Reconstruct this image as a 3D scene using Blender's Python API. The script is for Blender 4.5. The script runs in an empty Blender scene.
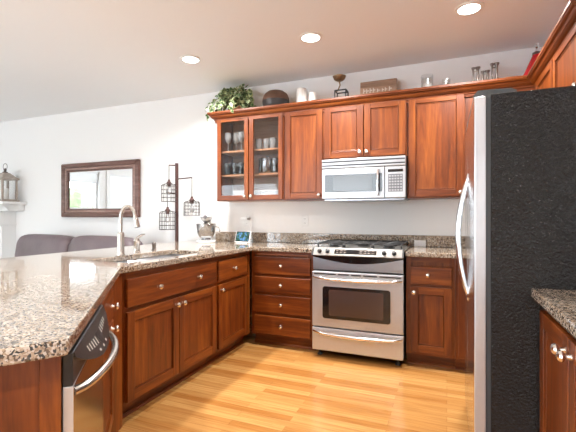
import bpy, bmesh, math, random
from mathutils import Vector, Matrix

random.seed(7)
S = bpy.context.scene
C = S.collection
PI = math.pi
R = math.radians

# ------------------------------------------------------------------ camera
cam_d = bpy.data.cameras.new('camera')
cam = bpy.data.objects.new('camera', cam_d)
C.objects.link(cam)
cam_d.sensor_width = 36.0
cam_d.lens = 389.6 * 36.0 / 576.0
cam_d.clip_start = 0.02
cam.location = (0, 0, 1.198)
cam.rotation_euler = (R(90), 0, R(22.18))
S.camera = cam

# ------------------------------------------------------------------ world
W = bpy.data.worlds.new('sky'); S.world = W
W.use_nodes = True
wn = W.node_tree
wn.nodes['Background'].inputs['Color'].default_value = (0.84, 0.93, 1.0, 1)
wn.nodes['Background'].inputs['Strength'].default_value = 8.5

# ------------------------------------------------------------------ exposure
S.view_settings.view_transform = 'Standard'
S.view_settings.look = 'None'
S.view_settings.gamma = 1.0
S.view_settings.use_curve_mapping = False
S.view_settings.exposure = 0.24
DOWNLIGHT_W = 34.0
WINDOW_W = 1.0
S.cycles.max_bounces = 10
S.cycles.diffuse_bounces = 6
S.cycles.glossy_bounces = 5
S.cycles.transparent_max_bounces = 12
S.cycles.sample_clamp_indirect = 6.0
S.cycles.caustics_reflective = False
S.cycles.caustics_refractive = False
S.cycles.use_denoising = True


def portal(loc, rot, sx, sy):
    """daylight through a window opening: a light portal for the sky"""
    l = bpy.data.lights.new('window_daylight', 'AREA')
    l.shape = 'RECTANGLE'; l.size = sx; l.size_y = sy
    o = bpy.data.objects.new('window_daylight', l); C.objects.link(o)
    o.location = loc; o.rotation_euler = rot
    l.cycles.is_portal = True
    return o


# windows: two in the left wall
WL = -7.4      # left wall
WR = 0.96      # right wall
WB = 3.845     # back wall
WF = -3.4      # wall behind the camera
CZ = 2.627     # ceiling
WIN_L = [(1.02, 1.92, 0.45, 2.20), (-0.42, 0.72, 0.45, 2.20), (-2.9, -1.5, 0.05, 2.35)]      # y0 y1 z0 z1
WIN_F = [(-6.6, -4.6, 0.05, 2.2), (-3.9, -1.5, 0.05, 2.42)]               # x0 x1 z0 z1
for y0, y1, z0, z1 in WIN_L:
    portal((WL - 0.10, (y0 + y1) / 2, (z0 + z1) / 2), (0, R(-90), 0), z1 - z0, y1 - y0)
for x0, x1, z0, z1 in WIN_F:
    portal(((x0 + x1) / 2, WF - 0.10, (z0 + z1) / 2), (R(90), 0, 0), x1 - x0, z1 - z0)

# ------------------------------------------------------------------ materials
def new_mat(name):
    m = bpy.data.materials.new(name); m.use_nodes = True
    nt = m.node_tree
    return m, nt, nt.nodes['Principled BSDF']


def mat(name, col, rough=0.5, metal=0.0, bump=0.0, bscale=60, coat=0.0, spec=0.5, var=0.0, vscale=8):
    m, nt, b = new_mat(name)
    b.inputs['Base Color'].default_value = (*col, 1)
    b.inputs['Roughness'].default_value = rough
    b.inputs['Metallic'].default_value = metal
    b.inputs['Specular IOR Level'].default_value = spec
    b.inputs['Coat Weight'].default_value = coat
    b.inputs['Coat Roughness'].default_value = 0.12
    tc = nt.nodes.new('ShaderNodeTexCoord')
    if var:
        n = nt.nodes.new('ShaderNodeTexNoise'); n.inputs['Scale'].default_value = vscale
        n.inputs['Detail'].default_value = 4
        nt.links.new(tc.outputs['Object'], n.inputs['Vector'])
        mx = nt.nodes.new('ShaderNodeMixRGB')
        mx.inputs[1].default_value = (*[c * (1 - var) for c in col], 1)
        mx.inputs[2].default_value = (*[min(1, c * (1 + var)) for c in col], 1)
        nt.links.new(n.outputs['Fac'], mx.inputs[0])
        nt.links.new(mx.outputs[0], b.inputs['Base Color'])
    if bump:
        n = nt.nodes.new('ShaderNodeTexNoise'); n.inputs['Scale'].default_value = bscale
        n.inputs['Detail'].default_value = 3
        nt.links.new(tc.outputs['Object'], n.inputs['Vector'])
        bp = nt.nodes.new('ShaderNodeBump'); bp.inputs['Strength'].default_value = bump
        bp.inputs['Distance'].default_value = 0.01
        nt.links.new(n.outputs['Fac'], bp.inputs['Height'])
        nt.links.new(bp.outputs['Normal'], b.inputs['Normal'])
    return m


def ramp(nt, stops, interp='LINEAR'):
    r = nt.nodes.new('ShaderNodeValToRGB')
    r.color_ramp.interpolation = interp
    e = r.color_ramp.elements
    while len(e) < len(stops): e.new(0.5)
    for k, (p, c) in enumerate(stops):
        e[k].position = p; e[k].color = (*c, 1)
    return r


def wood(name, dark, mid, light, axis='z', rough=0.38, coat=0.12):
    m, nt, b = new_mat(name)
    tc = nt.nodes.new('ShaderNodeTexCoord')
    oi = nt.nodes.new('ShaderNodeObjectInfo')
    add = nt.nodes.new('ShaderNodeVectorMath'); add.operation = 'ADD'
    sc = nt.nodes.new('ShaderNodeVectorMath'); sc.operation = 'SCALE'; sc.inputs['Scale'].default_value = 7.0
    comb = nt.nodes.new('ShaderNodeCombineXYZ')
    for i in range(3): nt.links.new(oi.outputs['Random'], comb.inputs[i])
    nt.links.new(comb.outputs[0], sc.inputs[0])
    nt.links.new(tc.outputs['Object'], add.inputs[0]); nt.links.new(sc.outputs[0], add.inputs[1])
    mp = nt.nodes.new('ShaderNodeMapping')
    mp.inputs['Scale'].default_value = (16, 16, 1.3) if axis == 'z' else (1.3, 1.3, 20)
    nt.links.new(add.outputs[0], mp.inputs['Vector'])
    n1 = nt.nodes.new('ShaderNodeTexNoise'); n1.inputs['Scale'].default_value = 1.0
    n1.inputs['Detail'].default_value = 6; n1.inputs['Roughness'].default_value = 0.62
    n1.inputs['Distortion'].default_value = 0.7
    nt.links.new(mp.outputs[0], n1.inputs['Vector'])
    r = ramp(nt, [(0.30, dark), (0.50, mid), (0.72, light)])
    nt.links.new(n1.outputs['Fac'], r.inputs[0])
    n2 = nt.nodes.new('ShaderNodeTexNoise'); n2.inputs['Scale'].default_value = 9
    n2.inputs['Detail'].default_value = 3
    nt.links.new(mp.outputs[0], n2.inputs['Vector'])
    r2 = ramp(nt, [(0.35, (0.78, 0.74, 0.70)), (0.6, (1, 1, 1))])
    nt.links.new(n2.outputs['Fac'], r2.inputs[0])
    mx = nt.nodes.new('ShaderNodeMixRGB'); mx.blend_type = 'MULTIPLY'; mx.inputs[0].default_value = 0.8
    nt.links.new(r.outputs[0], mx.inputs[1]); nt.links.new(r2.outputs[0], mx.inputs[2])
    nt.links.new(mx.outputs[0], b.inputs['Base Color'])
    b.inputs['Roughness'].default_value = rough
    b.inputs['Coat Weight'].default_value = coat
    b.inputs['Coat Roughness'].default_value = 0.2
    b.inputs['Specular IOR Level'].default_value = 0.4
    return m


CH = ((0.080, 0.0165, 0.003), (0.170, 0.037, 0.0045), (0.295, 0.082, 0.0105))
M_WV = wood('cherry_vertical', *CH)
M_WH = wood('cherry_horizontal', *CH, axis='h')
M_DARK = mat('dark_gap', (0.035, 0.012, 0.007), 0.7)
M_CUT = wood('maple_board', (0.20, 0.06, 0.02), (0.27, 0.08, 0.03), (0.33, 0.11, 0.04), axis='h')
M_INT = wood('cabinet_interior', (0.42, 0.27, 0.19), (0.50, 0.33, 0.24), (0.58, 0.40, 0.30), axis='h', coat=0)
M_SHELF = wood('shelf_edge', (0.50, 0.24, 0.12), (0.60, 0.30, 0.16), (0.66, 0.36, 0.2), axis='h', coat=0)
M_FRAMEW = wood('walnut_frame', (0.10, 0.045, 0.035), (0.17, 0.085, 0.068), (0.24, 0.13, 0.11), axis='h', rough=0.3)
M_FRAMEL = wood('walnut_frame_light', (0.28, 0.17, 0.14), (0.36, 0.23, 0.20), (0.45, 0.31, 0.27), axis='h', rough=0.25)
M_SIGN = wood('weathered_board', (0.30, 0.19, 0.13), (0.55, 0.37, 0.26), (0.70, 0.54, 0.42), axis='h', rough=0.8, coat=0)
M_SIGND = wood('weathered_board_dark', (0.20, 0.12, 0.08), (0.40, 0.26, 0.18), (0.55, 0.42, 0.32), axis='h', rough=0.8, coat=0)
M_WALL = mat('wall_paint', (0.86, 0.855, 0.845), 0.85, bump=0.06, bscale=120)
M_CEIL = mat('ceiling_paint', (0.90, 0.90, 0.905), 0.9, bump=0.12, bscale=90)
M_TRIM = mat('white_trim', (0.86, 0.86, 0.85), 0.4)
M_STEELM = mat('microwave_steel', (0.46, 0.46, 0.47), 0.32, 0.8)
M_STEELF = mat('stainless_door', (0.62, 0.62, 0.63), 0.16, 1.0)
M_STEEL = mat('stainless', (0.58, 0.59, 0.62), 0.36, 0.55, var=0.04, vscale=30)
_b = M_STEEL.node_tree.nodes['Principled BSDF']; _b.inputs['Anisotropic'].default_value = 0.75
_t = M_STEEL.node_tree.nodes.new('ShaderNodeTangent'); _t.direction_type = 'RADIAL'; _t.axis = 'Z'
M_STEEL.node_tree.links.new(_t.outputs[0], _b.inputs['Tangent'])
M_STEELD = mat('stainless_dark', (0.36, 0.37, 0.40), 0.3, 1.0)
M_CHROME = mat('brushed_nickel', (0.52, 0.48, 0.44), 0.26, 1.0)
M_KNOB = mat('satin_nickel', (0.86, 0.83, 0.78), 0.22, 1.0)
M_BRIGHT = mat('polished_steel', (0.84, 0.84, 0.85), 0.14, 1.0)
M_BLACK = mat('black_plastic', (0.018, 0.018, 0.02), 0.35)
M_BLACKG = mat('black_glass', (0.012, 0.011, 0.012), 0.06, spec=0.7)
M_IRON = mat('cast_iron', (0.022, 0.022, 0.023), 0.5)
M_GREY = mat('grey_plastic', (0.055, 0.058, 0.062), 0.5)
M_PANEL = mat('stainless_trim', (0.36, 0.345, 0.325), 0.3, 0.85)
M_GASKET = mat('gasket', (0.05, 0.055, 0.06), 0.6)
M_CTRL = mat('control_panel_grey', (0.022, 0.020, 0.019), 0.3)
M_MARK = mat('panel_print', (0.62, 0.60, 0.56), 0.6)
M_WHITE = mat('white_enamel', (0.85, 0.85, 0.84), 0.2, coat=0.3)
M_PLAST = mat('white_plastic', (0.82, 0.82, 0.81), 0.4)
M_WAX = mat('candle_wax', (0.86, 0.85, 0.82), 0.5)
M_CERAM = mat('clouded_glass', (0.80, 0.82, 0.82), 0.15)
M_BRONZE = mat('lamp_bronze', (0.09, 0.045, 0.040), 0.45, 0.6)
M_WIRE = mat('lamp_wire', (0.07, 0.05, 0.045), 0.5, 0.5)
M_SOFA = mat('sofa_leather', (0.150, 0.112, 0.120), 0.42, bump=0.6, bscale=11, var=0.25, vscale=5)
M_MIRROR = mat('mirror_glass', (0.93, 0.94, 0.94), 0.01, 1.0)
M_STONE = mat('brown_stoneware', (0.13, 0.065, 0.04), 0.55, bump=0.3, bscale=40, var=0.45, vscale=25)
M_STONED = mat('dark_stoneware', (0.03, 0.022, 0.02), 0.5)
M_BRASS = mat('aged_brass', (0.30, 0.20, 0.11), 0.4, 0.8, var=0.5, vscale=60)
M_PEWTER = mat('dark_pewter', (0.17, 0.145, 0.13), 0.4, 0.8)
M_LANT = mat('weathered_lantern', (0.42, 0.36, 0.31), 0.7, var=0.3, vscale=30)
M_RED = mat('red_lacquer', (0.62, 0.018, 0.03), 0.25, coat=0.4)
M_TERRA = mat('terracotta', (0.40, 0.17, 0.08), 0.8)
M_LEAFG = mat('ivy_green', (0.028, 0.080, 0.014), 0.5, var=0.4, vscale=20)
M_LEAFC = mat('ivy_cream', (0.50, 0.56, 0.30), 0.5, var=0.2, vscale=20)
M_VINE = mat('ivy_stem', (0.13, 0.12, 0.05), 0.7)
M_BOUNCE = mat('pale_bounce_ground', (0.75, 0.75, 0.76), 0.9, var=0.2, vscale=2)  # outdoor ground made pale to bounce daylight up onto the ceiling
M_HEDGE = mat('hedge_leaf', (0.17, 0.23, 0.11), 0.8, var=0.5, vscale=5)
M_BLIND = mat('blind_slat', (0.84, 0.85, 0.86), 0.5)
M_FIREBOX = mat('firebox', (0.02, 0.02, 0.02), 0.8)
M_CLOTH = mat('lamp_cord', (0.05, 0.04, 0.04), 0.8)


def emis(name, col, s):
    m, nt, b = new_mat(name)
    b.inputs['Base Color'].default_value = (0.8, 0.8, 0.8, 1)
    b.inputs['Emission Color'].default_value = (*col, 1)
    b.inputs['Emission Strength'].default_value = s
    return m


M_BULB = emis('downlight_lamp', (1, 0.95, 0.86), 14)


def glass(name, tint=(1, 1, 1), refl=0.5, rough=0.02):
    m = bpy.data.materials.new(name); m.use_nodes = True
    nt = m.node_tree; nt.nodes.clear()
    out = nt.nodes.new('ShaderNodeOutputMaterial')
    mix = nt.nodes.new('ShaderNodeMixShader')
    tr = nt.nodes.new('ShaderNodeBsdfTransparent'); tr.inputs[0].default_value = (*tint, 1)
    gl = nt.nodes.new('ShaderNodeBsdfGlossy'); gl.inputs['Roughness'].default_value = rough
    lw = nt.nodes.new('ShaderNodeLayerWeight'); lw.inputs['Blend'].default_value = 0.5
    pw = nt.nodes.new('ShaderNodeMath'); pw.operation = 'POWER'; pw.inputs[1].default_value = 4.0
    ma = nt.nodes.new('ShaderNodeMath'); ma.operation = 'MULTIPLY_ADD'; ma.inputs[1].default_value = 0.8; ma.inputs[2].default_value = 0.04 * (0.5 + refl)
    nt.links.new(lw.outputs['Facing'], pw.inputs[0]); nt.links.new(pw.outputs[0], ma.inputs[0])
    nt.links.new(ma.outputs[0], mix.inputs[0])
    nt.links.new(tr.outputs[0], mix.inputs[1]); nt.links.new(gl.outputs[0], mix.inputs[2])
    nt.links.new(mix.outputs[0], out.inputs[0])
    return m


M_GLASS = glass('window_pane')
M_GLASSD = glass('cabinet_pane', (0.86, 0.86, 0.86), 0.5)
M_TUMB = mat('drinking_glass', (0.97, 0.98, 0.98), 0.02)
M_TUMB.node_tree.nodes['Principled BSDF'].inputs['Transmission Weight'].default_value = 0.72
M_CYL = glass('clear_cylinder', (0.95, 0.96, 0.96), 1.5)
M_SMOKE = glass('smoked_glass', (0.50, 0.49, 0.48), 2.0, 0.03)


def granite_mat():
    m, nt, b = new_mat('granite')
    tc = nt.nodes.new('ShaderNodeTexCoord')
    v = nt.nodes.new('ShaderNodeTexVoronoi'); v.inputs['Scale'].default_value = 190
    nz = nt.nodes.new('ShaderNodeTexNoise'); nz.inputs['Scale'].default_value = 90
    nt.links.new(tc.outputs['Object'], nz.inputs['Vector'])
    mx0 = nt.nodes.new('ShaderNodeMixRGB'); mx0.inputs[0].default_value = 0.012
    nt.links.new(tc.outputs['Object'], mx0.inputs[1]); nt.links.new(nz.outputs['Color'], mx0.inputs[2])
    nt.links.new(mx0.outputs[0], v.inputs['Vector'])
    sep = nt.nodes.new('ShaderNodeSeparateColor')
    nt.links.new(v.outputs['Color'], sep.inputs[0])
    r = ramp(nt, [(0.0, (0.015, 0.013, 0.012)), (0.17, (0.12, 0.075, 0.045)), (0.32, (0.34, 0.25, 0.17)),
                  (0.52, (0.44, 0.35, 0.26)), (0.76, (0.58, 0.52, 0.45))], 'CONSTANT')
    nt.links.new(sep.outputs[0], r.inputs[0])
    n2 = nt.nodes.new('ShaderNodeTexNoise'); n2.inputs['Scale'].default_value = 14; n2.inputs['Detail'].default_value = 4
    nt.links.new(tc.outputs['Object'], n2.inputs['Vector'])
    r2 = ramp(nt, [(0.35, (0.75, 0.70, 0.66)), (0.65, (1, 1, 1))])
    nt.links.new(n2.outputs['Fac'], r2.inputs[0])
    mu = nt.nodes.new('ShaderNodeMixRGB'); mu.blend_type = 'MULTIPLY'; mu.inputs[0].default_value = 0.7
    nt.links.new(r.outputs[0], mu.inputs[1]); nt.links.new(r2.outputs[0], mu.inputs[2])
    nt.links.new(mu.outputs[0], b.inputs['Base Color'])
    b.inputs['Roughness'].default_value = 0.08
    b.inputs['Specular IOR Level'].default_value = 0.75
    b.inputs['Coat Weight'].default_value = 0.4
    b.inputs['Coat Roughness'].default_value = 0.03
    return m


M_GRAN = granite_mat()


def floor_mat():
    m, nt, b = new_mat('oak_strip_floor')
    tc = nt.nodes.new('ShaderNodeTexCoord')
    br = nt.nodes.new('ShaderNodeTexBrick')
    br.offset = 0.37; br.offset_frequency = 2; br.squash = 1.0
    br.inputs['Scale'].default_value = 1.0
    br.inputs['Brick Width'].default_value = 0.85
    br.inputs['Row Height'].default_value = 0.057
    br.inputs['Mortar Size'].default_value = 0.0007
    br.inputs['Mortar Smooth'].default_value = 0.3
    br.inputs['Bias'].default_value = 0.0
    br.inputs['Color1'].default_value = (0.41, 0.172, 0.042, 1)
    br.inputs['Color2'].default_value = (0.58, 0.315, 0.105, 1)
    br.inputs['Mortar'].default_value = (0.20, 0.075, 0.018, 1)
    nt.links.new(tc.outputs['Object'], br.inputs['Vector'])
    mp = nt.nodes.new('ShaderNodeMapping'); mp.inputs['Scale'].default_value = (2.0, 45, 1)
    nt.links.new(tc.outputs['Object'], mp.inputs['Vector'])
    n = nt.nodes.new('ShaderNodeTexNoise'); n.inputs['Scale'].default_value = 1.5; n.inputs['Detail'].default_value = 6
    n.inputs['Distortion'].default_value = 0.8
    nt.links.new(mp.outputs[0], n.inputs['Vector'])
    r = ramp(nt, [(0.32, (0.74, 0.66, 0.58)), (0.58, (1, 1, 1))])
    nt.links.new(n.outputs['Fac'], r.inputs[0])
    mu = nt.nodes.new('ShaderNodeMixRGB'); mu.blend_type = 'MULTIPLY'; mu.inputs[0].default_value = 0.85
    nt.links.new(br.outputs['Color'], mu.inputs[1]); nt.links.new(r.outputs[0], mu.inputs[2])
    nt.links.new(mu.outputs[0], b.inputs['Base Color'])
    b.inputs['Roughness'].default_value = 0.2
    b.inputs['Coat Weight'].default_value = 0.25
    b.inputs['Coat Roughness'].default_value = 0.15
    return m


M_FLOOR = floor_mat()


def fridge_side_mat():
    m, nt, b = new_mat('pebbled_black')
    tc = nt.nodes.new('ShaderNodeTexCoord')
    n = nt.nodes.new('ShaderNodeTexNoise'); n.inputs['Scale'].default_value = 95; n.inputs['Detail'].default_value = 3
    n.inputs['Roughness'].default_value = 0.6
    nt.links.new(tc.outputs['Object'], n.inputs['Vector'])
    bp = nt.nodes.new('ShaderNodeBump'); bp.inputs['Strength'].default_value = 1.0; bp.inputs['Distance'].default_value = 0.012
    nt.links.new(n.outputs['Fac'], bp.inputs['Height'])
    nt.links.new(bp.outputs['Normal'], b.inputs['Normal'])
    b.inputs['Base Color'].default_value = (0.006, 0.0055, 0.006, 1)
    b.inputs['Specular IOR Level'].default_value = 0.42
    b.inputs['Roughness'].default_value = 0.15
    return m


M_PEB = fridge_side_mat()


def screen_mat():
    m, nt, b = new_mat('tablet_screen')
    tc = nt.nodes.new('ShaderNodeTexCoord')
    n = nt.nodes.new('ShaderNodeTexNoise'); n.inputs['Scale'].default_value = 22; n.inputs['Detail'].default_value = 3
    nt.links.new(tc.outputs['Object'], n.inputs['Vector'])
    r = ramp(nt, [(0.32, (0.01, 0.03, 0.06)), (0.44, (0.03, 0.16, 0.06)), (0.53, (0.10, 0.32, 0.75)), (0.62, (0.35, 0.60, 0.85)), (0.72, (0.55, 0.50, 0.10))])
    nt.links.new(n.outputs['Fac'], r.inputs[0])
    nt.links.new(r.outputs[0], b.inputs['Emission Color'])
    b.inputs['Base Color'].default_value = (0.01, 0.01, 0.01, 1)
    b.inputs['Emission Strength'].default_value = 0.9
    b.inputs['Roughness'].default_value = 0.08
    return m


M_SCREEN = screen_mat()

# ------------------------------------------------------------------ mesh helpers
def nb(): return bmesh.new()


def box(bm, x0, x1, y0, y1, z0, z1, mi=0):
    vs = [bm.verts.new((x, y, z)) for z in (z0, z1) for y in (y0, y1) for x in (x0, x1)]
    for f in ((0, 2, 3, 1), (4, 5, 7, 6), (0, 1, 5, 4), (2, 6, 7, 3), (0, 4, 6, 2), (1, 3, 7, 5)):
        fc = bm.faces.new([vs[i] for i in f]); fc.material_index = mi
    return vs


def bbox(bm, x0, x1, y0, y1, z0, z1, bev=0.004, seg=2, mi=0):
    t = nb(); box(t, x0, x1, y0, y1, z0, z1, mi)
    bmesh.ops.bevel(t, geom=t.edges[:], offset=bev, segments=seg, profile=0.5, affect='EDGES')
    for f in t.faces: f.material_index = mi
    merge(bm, t)


def merge(bm, t, mtx=None):
    if mtx is not None: bmesh.ops.transform(t, matrix=mtx, verts=t.verts[:])
    mp = {v: bm.verts.new(v.co) for v in t.verts}
    for f in t.faces:
        try:
            n = bm.faces.new([mp[v] for v in f.verts]); n.material_index = f.material_index; n.smooth = f.smooth
        except ValueError: pass
    t.free()


def prism(bm, poly, z0, z1, axis='z', mi=0):
    """poly of 2-D points extruded; axis z: (x,y); axis x: (y,z); axis y: (x,z)"""
    def P(p, h):
        return {'z': (p[0], p[1], h), 'x': (h, p[0], p[1]), 'y': (p[0], h, p[1])}[axis]
    a = [bm.verts.new(P(p, z0)) for p in poly]; b = [bm.verts.new(P(p, z1)) for p in poly]
    n = len(poly)
    fs = [bm.faces.new(a[::-1]), bm.faces.new(b)]
    for i in range(n): fs.append(bm.faces.new((a[i], a[(i + 1) % n], b[(i + 1) % n], b[i])))
    for f in fs: f.material_index = mi
    return fs


def lathe(bm, prof, c=(0, 0, 0), seg=24, mtx=None, mi=0):
    t = nb(); rings = []
    for r, z in prof:
        if r < 1e-6: rings.append([t.verts.new((0, 0, z))])
        else: rings.append([t.verts.new((r * math.cos(2 * PI * k / seg), r * math.sin(2 * PI * k / seg), z)) for k in range(seg)])
    for a, b in zip(rings, rings[1:]):
        for k in range(seg):
            q = [a[k % len(a)], a[(k + 1) % len(a)], b[(k + 1) % len(b)], b[k % len(b)]]
            u = []
            for v in q:
                if v not in u: u.append(v)
            if len(u) > 2: f = t.faces.new(u); f.smooth = True; f.material_index = mi
    M = Matrix.Translation(c)
    if mtx is not None: M = M @ mtx
    merge(bm, t, M)


def tube(bm, pts, r, seg=10, cap=True, closed=False, mi=0):
    pts = [Vector(p) for p in pts]; n = len(pts)
    rr = r if isinstance(r, (list, tuple)) else [r] * n
    rings = []; ref = None
    for i, p in enumerate(pts):
        if closed: d = pts[(i + 1) % n] - pts[i - 1]
        else: d = pts[min(i + 1, n - 1)] - pts[max(i - 1, 0)]
        d.normalize()
        if ref is None: ref = Vector((0, 0, 1)) if abs(d.z) < 0.9 else Vector((1, 0, 0))
        s = d.cross(ref)
        if s.length < 1e-5: s = d.cross(Vector((0, 1, 0)))
        s.normalize(); t = s.cross(d).normalized(); ref = t
        rings.append([bm.verts.new(p + (s * math.cos(2 * PI * k / seg) + t * math.sin(2 * PI * k / seg)) * rr[i]) for k in range(seg)])
    m = n if closed else n - 1
    for i in range(m):
        a, b = rings[i], rings[(i + 1) % n]
        for k in range(seg):
            f = bm.faces.new((a[k], a[(k + 1) % seg], b[(k + 1) % seg], b[k])); f.smooth = True; f.material_index = mi
    if cap and not closed:
        bm.faces.new(rings[0][::-1]); bm.faces.new(rings[-1])


def ball(bm, c, rx, ry=None, rz=None, seg=20, rings=12, mtx=None, power=1.0, mi=0):
    ry = rx if ry is None else ry; rz = rx if rz is None else rz
    t = nb()
    bmesh.ops.create_uvsphere(t, u_segments=seg, v_segments=rings, radius=1)
    def sp(v): return math.copysign(abs(v) ** power, v)
    for v in t.verts: v.co = Vector((sp(v.co.x) * rx, sp(v.co.y) * ry, sp(v.co.z) * rz))
    for f in t.faces: f.smooth = True; f.material_index = mi
    M = Matrix.Translation(c)
    if mtx is not None: M = M @ mtx
    merge(bm, t, M)


def wm(o):
    """world matrix from the object's own location / z-rotation chain (no depsgraph)"""
    m = Matrix.Translation(o.location) @ o.rotation_euler.to_matrix().to_4x4()
    return wm(o.parent) @ m if o.parent else m


def obj(name, bm, mats, parent=None, local=False, bev=0.0, smooth=False):
    if parent is not None and not local:
        bmesh.ops.transform(bm, matrix=wm(parent).inverted(), verts=bm.verts[:])
    bmesh.ops.recalc_face_normals(bm, faces=bm.faces[:])
    me = bpy.data.meshes.new(name); bm.to_mesh(me); bm.free()
    if smooth:
        for p in me.polygons: p.use_smooth = True
        me.set_sharp_from_angle(angle=R(35))
    for m in (mats if isinstance(mats, (list, tuple)) else [mats]): me.materials.append(m)
    o = bpy.data.objects.new(name, me); C.objects.link(o)
    if parent is not None: o.parent = parent
    if bev:
        b = o.modifiers.new('bevel', 'BEVEL'); b.width = bev; b.segments = 2; b.limit_method = 'ANGLE'; b.angle_limit = R(40)
        b.harden_normals = False
    return o


def thing(name, label, cat, loc=(0, 0, 0), rz=0.0, group=None):
    o = bpy.data.objects.new(name, None); C.objects.link(o)
    o.empty_display_size = 0.05
    o.location = loc; o.rotation_euler = (0, 0, rz)
    o['label'] = label; o['category'] = cat
    if group: o['group'] = group
    return o


def single(name, label, cat, loc, bm, mats, group=None, bev=0.0, smooth=False):
    """a thing that is one mesh; bm in local coordinates about loc"""
    o = obj(name, bm, mats, None, True, bev, smooth)
    o.location = loc; o['label'] = label; o['category'] = cat
    if group: o['group'] = group
    return o


def struct(name, bm, m, parent=None, bev=0.0, smooth=False):
    o = obj(name, bm, m, parent, False, bev, smooth)
    if parent is None: o['kind'] = 'structure'
    return o


def dup(root, loc, rz=None, label=None, group=None):
    r = root.copy(); C.objects.link(r); r.location = loc
    if rz is not None: r.rotation_euler = (0, 0, rz)
    if label: r['label'] = label
    if group: r['group'] = group
    for ch in list(root.children):
        c = ch.copy(); C.objects.link(c); c.parent = r
        for g in list(ch.children):
            d = g.copy(); C.objects.link(d); d.parent = c
    return r


def rrect(x0, x1, z0, z1, r, n=5):
    p = []
    for cx, cz, a0 in ((x1 - r, z0 + r, -90), (x1 - r, z1 - r, 0), (x0 + r, z1 - r, 90), (x0 + r, z0 + r, 180)):
        for k in range(n + 1):
            a = R(a0 + 90 * k / n); p.append((cx + r * math.cos(a), cz + r * math.sin(a)))
    return p


# ------------------------------------------------------------------ the room shell
bm = nb(); box(bm, -2.79, WR + 0.2, WF - 0.2, WB + 0.2, -0.12, 0.0); struct('floor', bm, M_FLOOR)
M_CARPET = mat('added_carpet', (0.62, 0.58, 0.53), 0.95, bump=0.5, bscale=250)  # unseen carpet, added pale to keep the bounced light neutral
bm = nb(); box(bm, WL - 0.2, -2.7905, WF - 0.2, WB + 0.2, -0.12, 0.0); struct('floor_living_room', bm, M_CARPET)
bm = nb(); box(bm, WL - 0.2, WR + 0.2, WF - 0.2, WB + 0.2, CZ, CZ + 0.15); struct('ceiling', bm, M_CEIL)
bm = nb(); box(bm, WL - 0.2, WR + 0.2, WB, WB + 0.15, 0, CZ); struct('wall_back', bm, M_WALL)
bm = nb(); box(bm, WR, WR + 0.15, WF, WB, 0, CZ); struct('wall_right', bm, M_WALL)


def wall_with_holes(bm, a0, a1, holes, place):
    """strips between holes along one axis; place(a0,a1,z0,z1)"""
    hs = sorted(holes); a = a0
    for h0, h1, z0, z1 in hs:
        place(a, h0, 0, CZ); place(h0, h1, 0, z0); place(h0, h1, z1, CZ); a = h1
    place(a, a1, 0, CZ)


bm = nb(); wall_with_holes(bm, WF, WB, WIN_L, lambda a, b, c, d: box(bm, WL - 0.15, WL, a, b, c, d)); struct('wall_left', bm, M_WALL)
bm = nb(); wall_with_holes(bm, WL, WR, WIN_F, lambda a, b, c, d: box(bm, a, b, WF - 0.15, WF, c, d)); struct('wall_front', bm, M_WALL)
# baseboards
bm = nb(); box(bm, WL, -2.8, WB - 0.015, WB, 0, 0.10); struct('baseboard_back', bm, M_TRIM, bev=0.003)
bm = nb(); box(bm, WL, WL + 0.015, WF, WB - 0.02, 0, 0.10); struct('baseboard_left', bm, M_TRIM, bev=0.003)


def window(name, plane, a0, a1, z0, z1, mid, mull, blinds):
    """sash window set in an opening. plane 'L' left wall, 'F' front wall"""
    def B(bm, a, b, d0, d1, c, d):      # d: depth into wall, 0 = room face, negative = into the wall
        if plane == 'L': box(bm, WL + d0, WL + d1, a, b, c, d)
        else: box(bm, a, b, WF + d0, WF + d1, c, d)
    root = bpy.data.objects.new(name, None); C.objects.link(root); root['kind'] = 'structure'
    if plane == 'L': root.location = (WL, (a0 + a1) / 2, z0)
    else: root.location = ((a0 + a1) / 2, WF, z0)
    bm = nb(); w = 0.09
    B(bm, a0 - w, a0, 0, 0.02, z0 - w, z1 + w); B(bm, a1, a1 + w, 0, 0.02, z0 - w, z1 + w)
    B(bm, a0, a1, 0, 0.02, z1, z1 + w); B(bm, a0, a1, 0, 0.02, z0 - w, z0)
    obj('window_casing', bm, M_TRIM, root, bev=0.003)
    bm = nb(); s = 0.045
    B(bm, a0, a0 + s, -0.09, -0.04, z0, z1); B(bm, a1 - s, a1, -0.09, -0.04, z0, z1)
    B(bm, a0 + s, a1 - s, -0.09, -0.04, z1 - s, z1); B(bm, a0 + s, a1 - s, -0.09, -0.04, z0, z0 + s)
    if mid: B(bm, a0 + s, a1 - s, -0.09, -0.04, mid - 0.03, mid + 0.03)
    for m_ in mull: B(bm, m_ - 0.03, m_ + 0.03, -0.09, -0.04, z0 + s, z1 - s)
    obj('window_frame', bm, M_TRIM, root)
    bm = nb(); B(bm, a0 + s, a1 - s, -0.068, -0.064, z0 + s, z1 - s); obj('window_pane', bm, M_GLASS, root)
    if blinds:
        bm = nb(); zt = z1 - 0.03; zb = z0 + 0.05 if blinds == 'down' else z1 - 0.28
        B(bm, a0 + 0.01, a1 - 0.01, -0.038, 0.0, z1 - 0.05, z1)
        n = int((zt - zb) / 0.045)
        for k in range(n):
            zc = zt - 0.03 - k * 0.045
            if plane == 'L':
                prism(bm, [(WL - 0.036, zc - 0.024), (WL - 0.033, zc - 0.025), (WL - 0.016, zc + 0.024), (WL - 0.019, zc + 0.025)], a0 + 0.01, a1 - 0.01, 'y')
            else:
                prism(bm, [(WF - 0.036, zc - 0.012), (WF - 0.033, zc - 0.014), (WF - 0.002, zc + 0.012), (WF - 0.005, zc + 0.014)], a0 + 0.01, a1 - 0.01, 'x')
        obj('window_blind', bm, M_BLIND, root)
    return root


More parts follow.
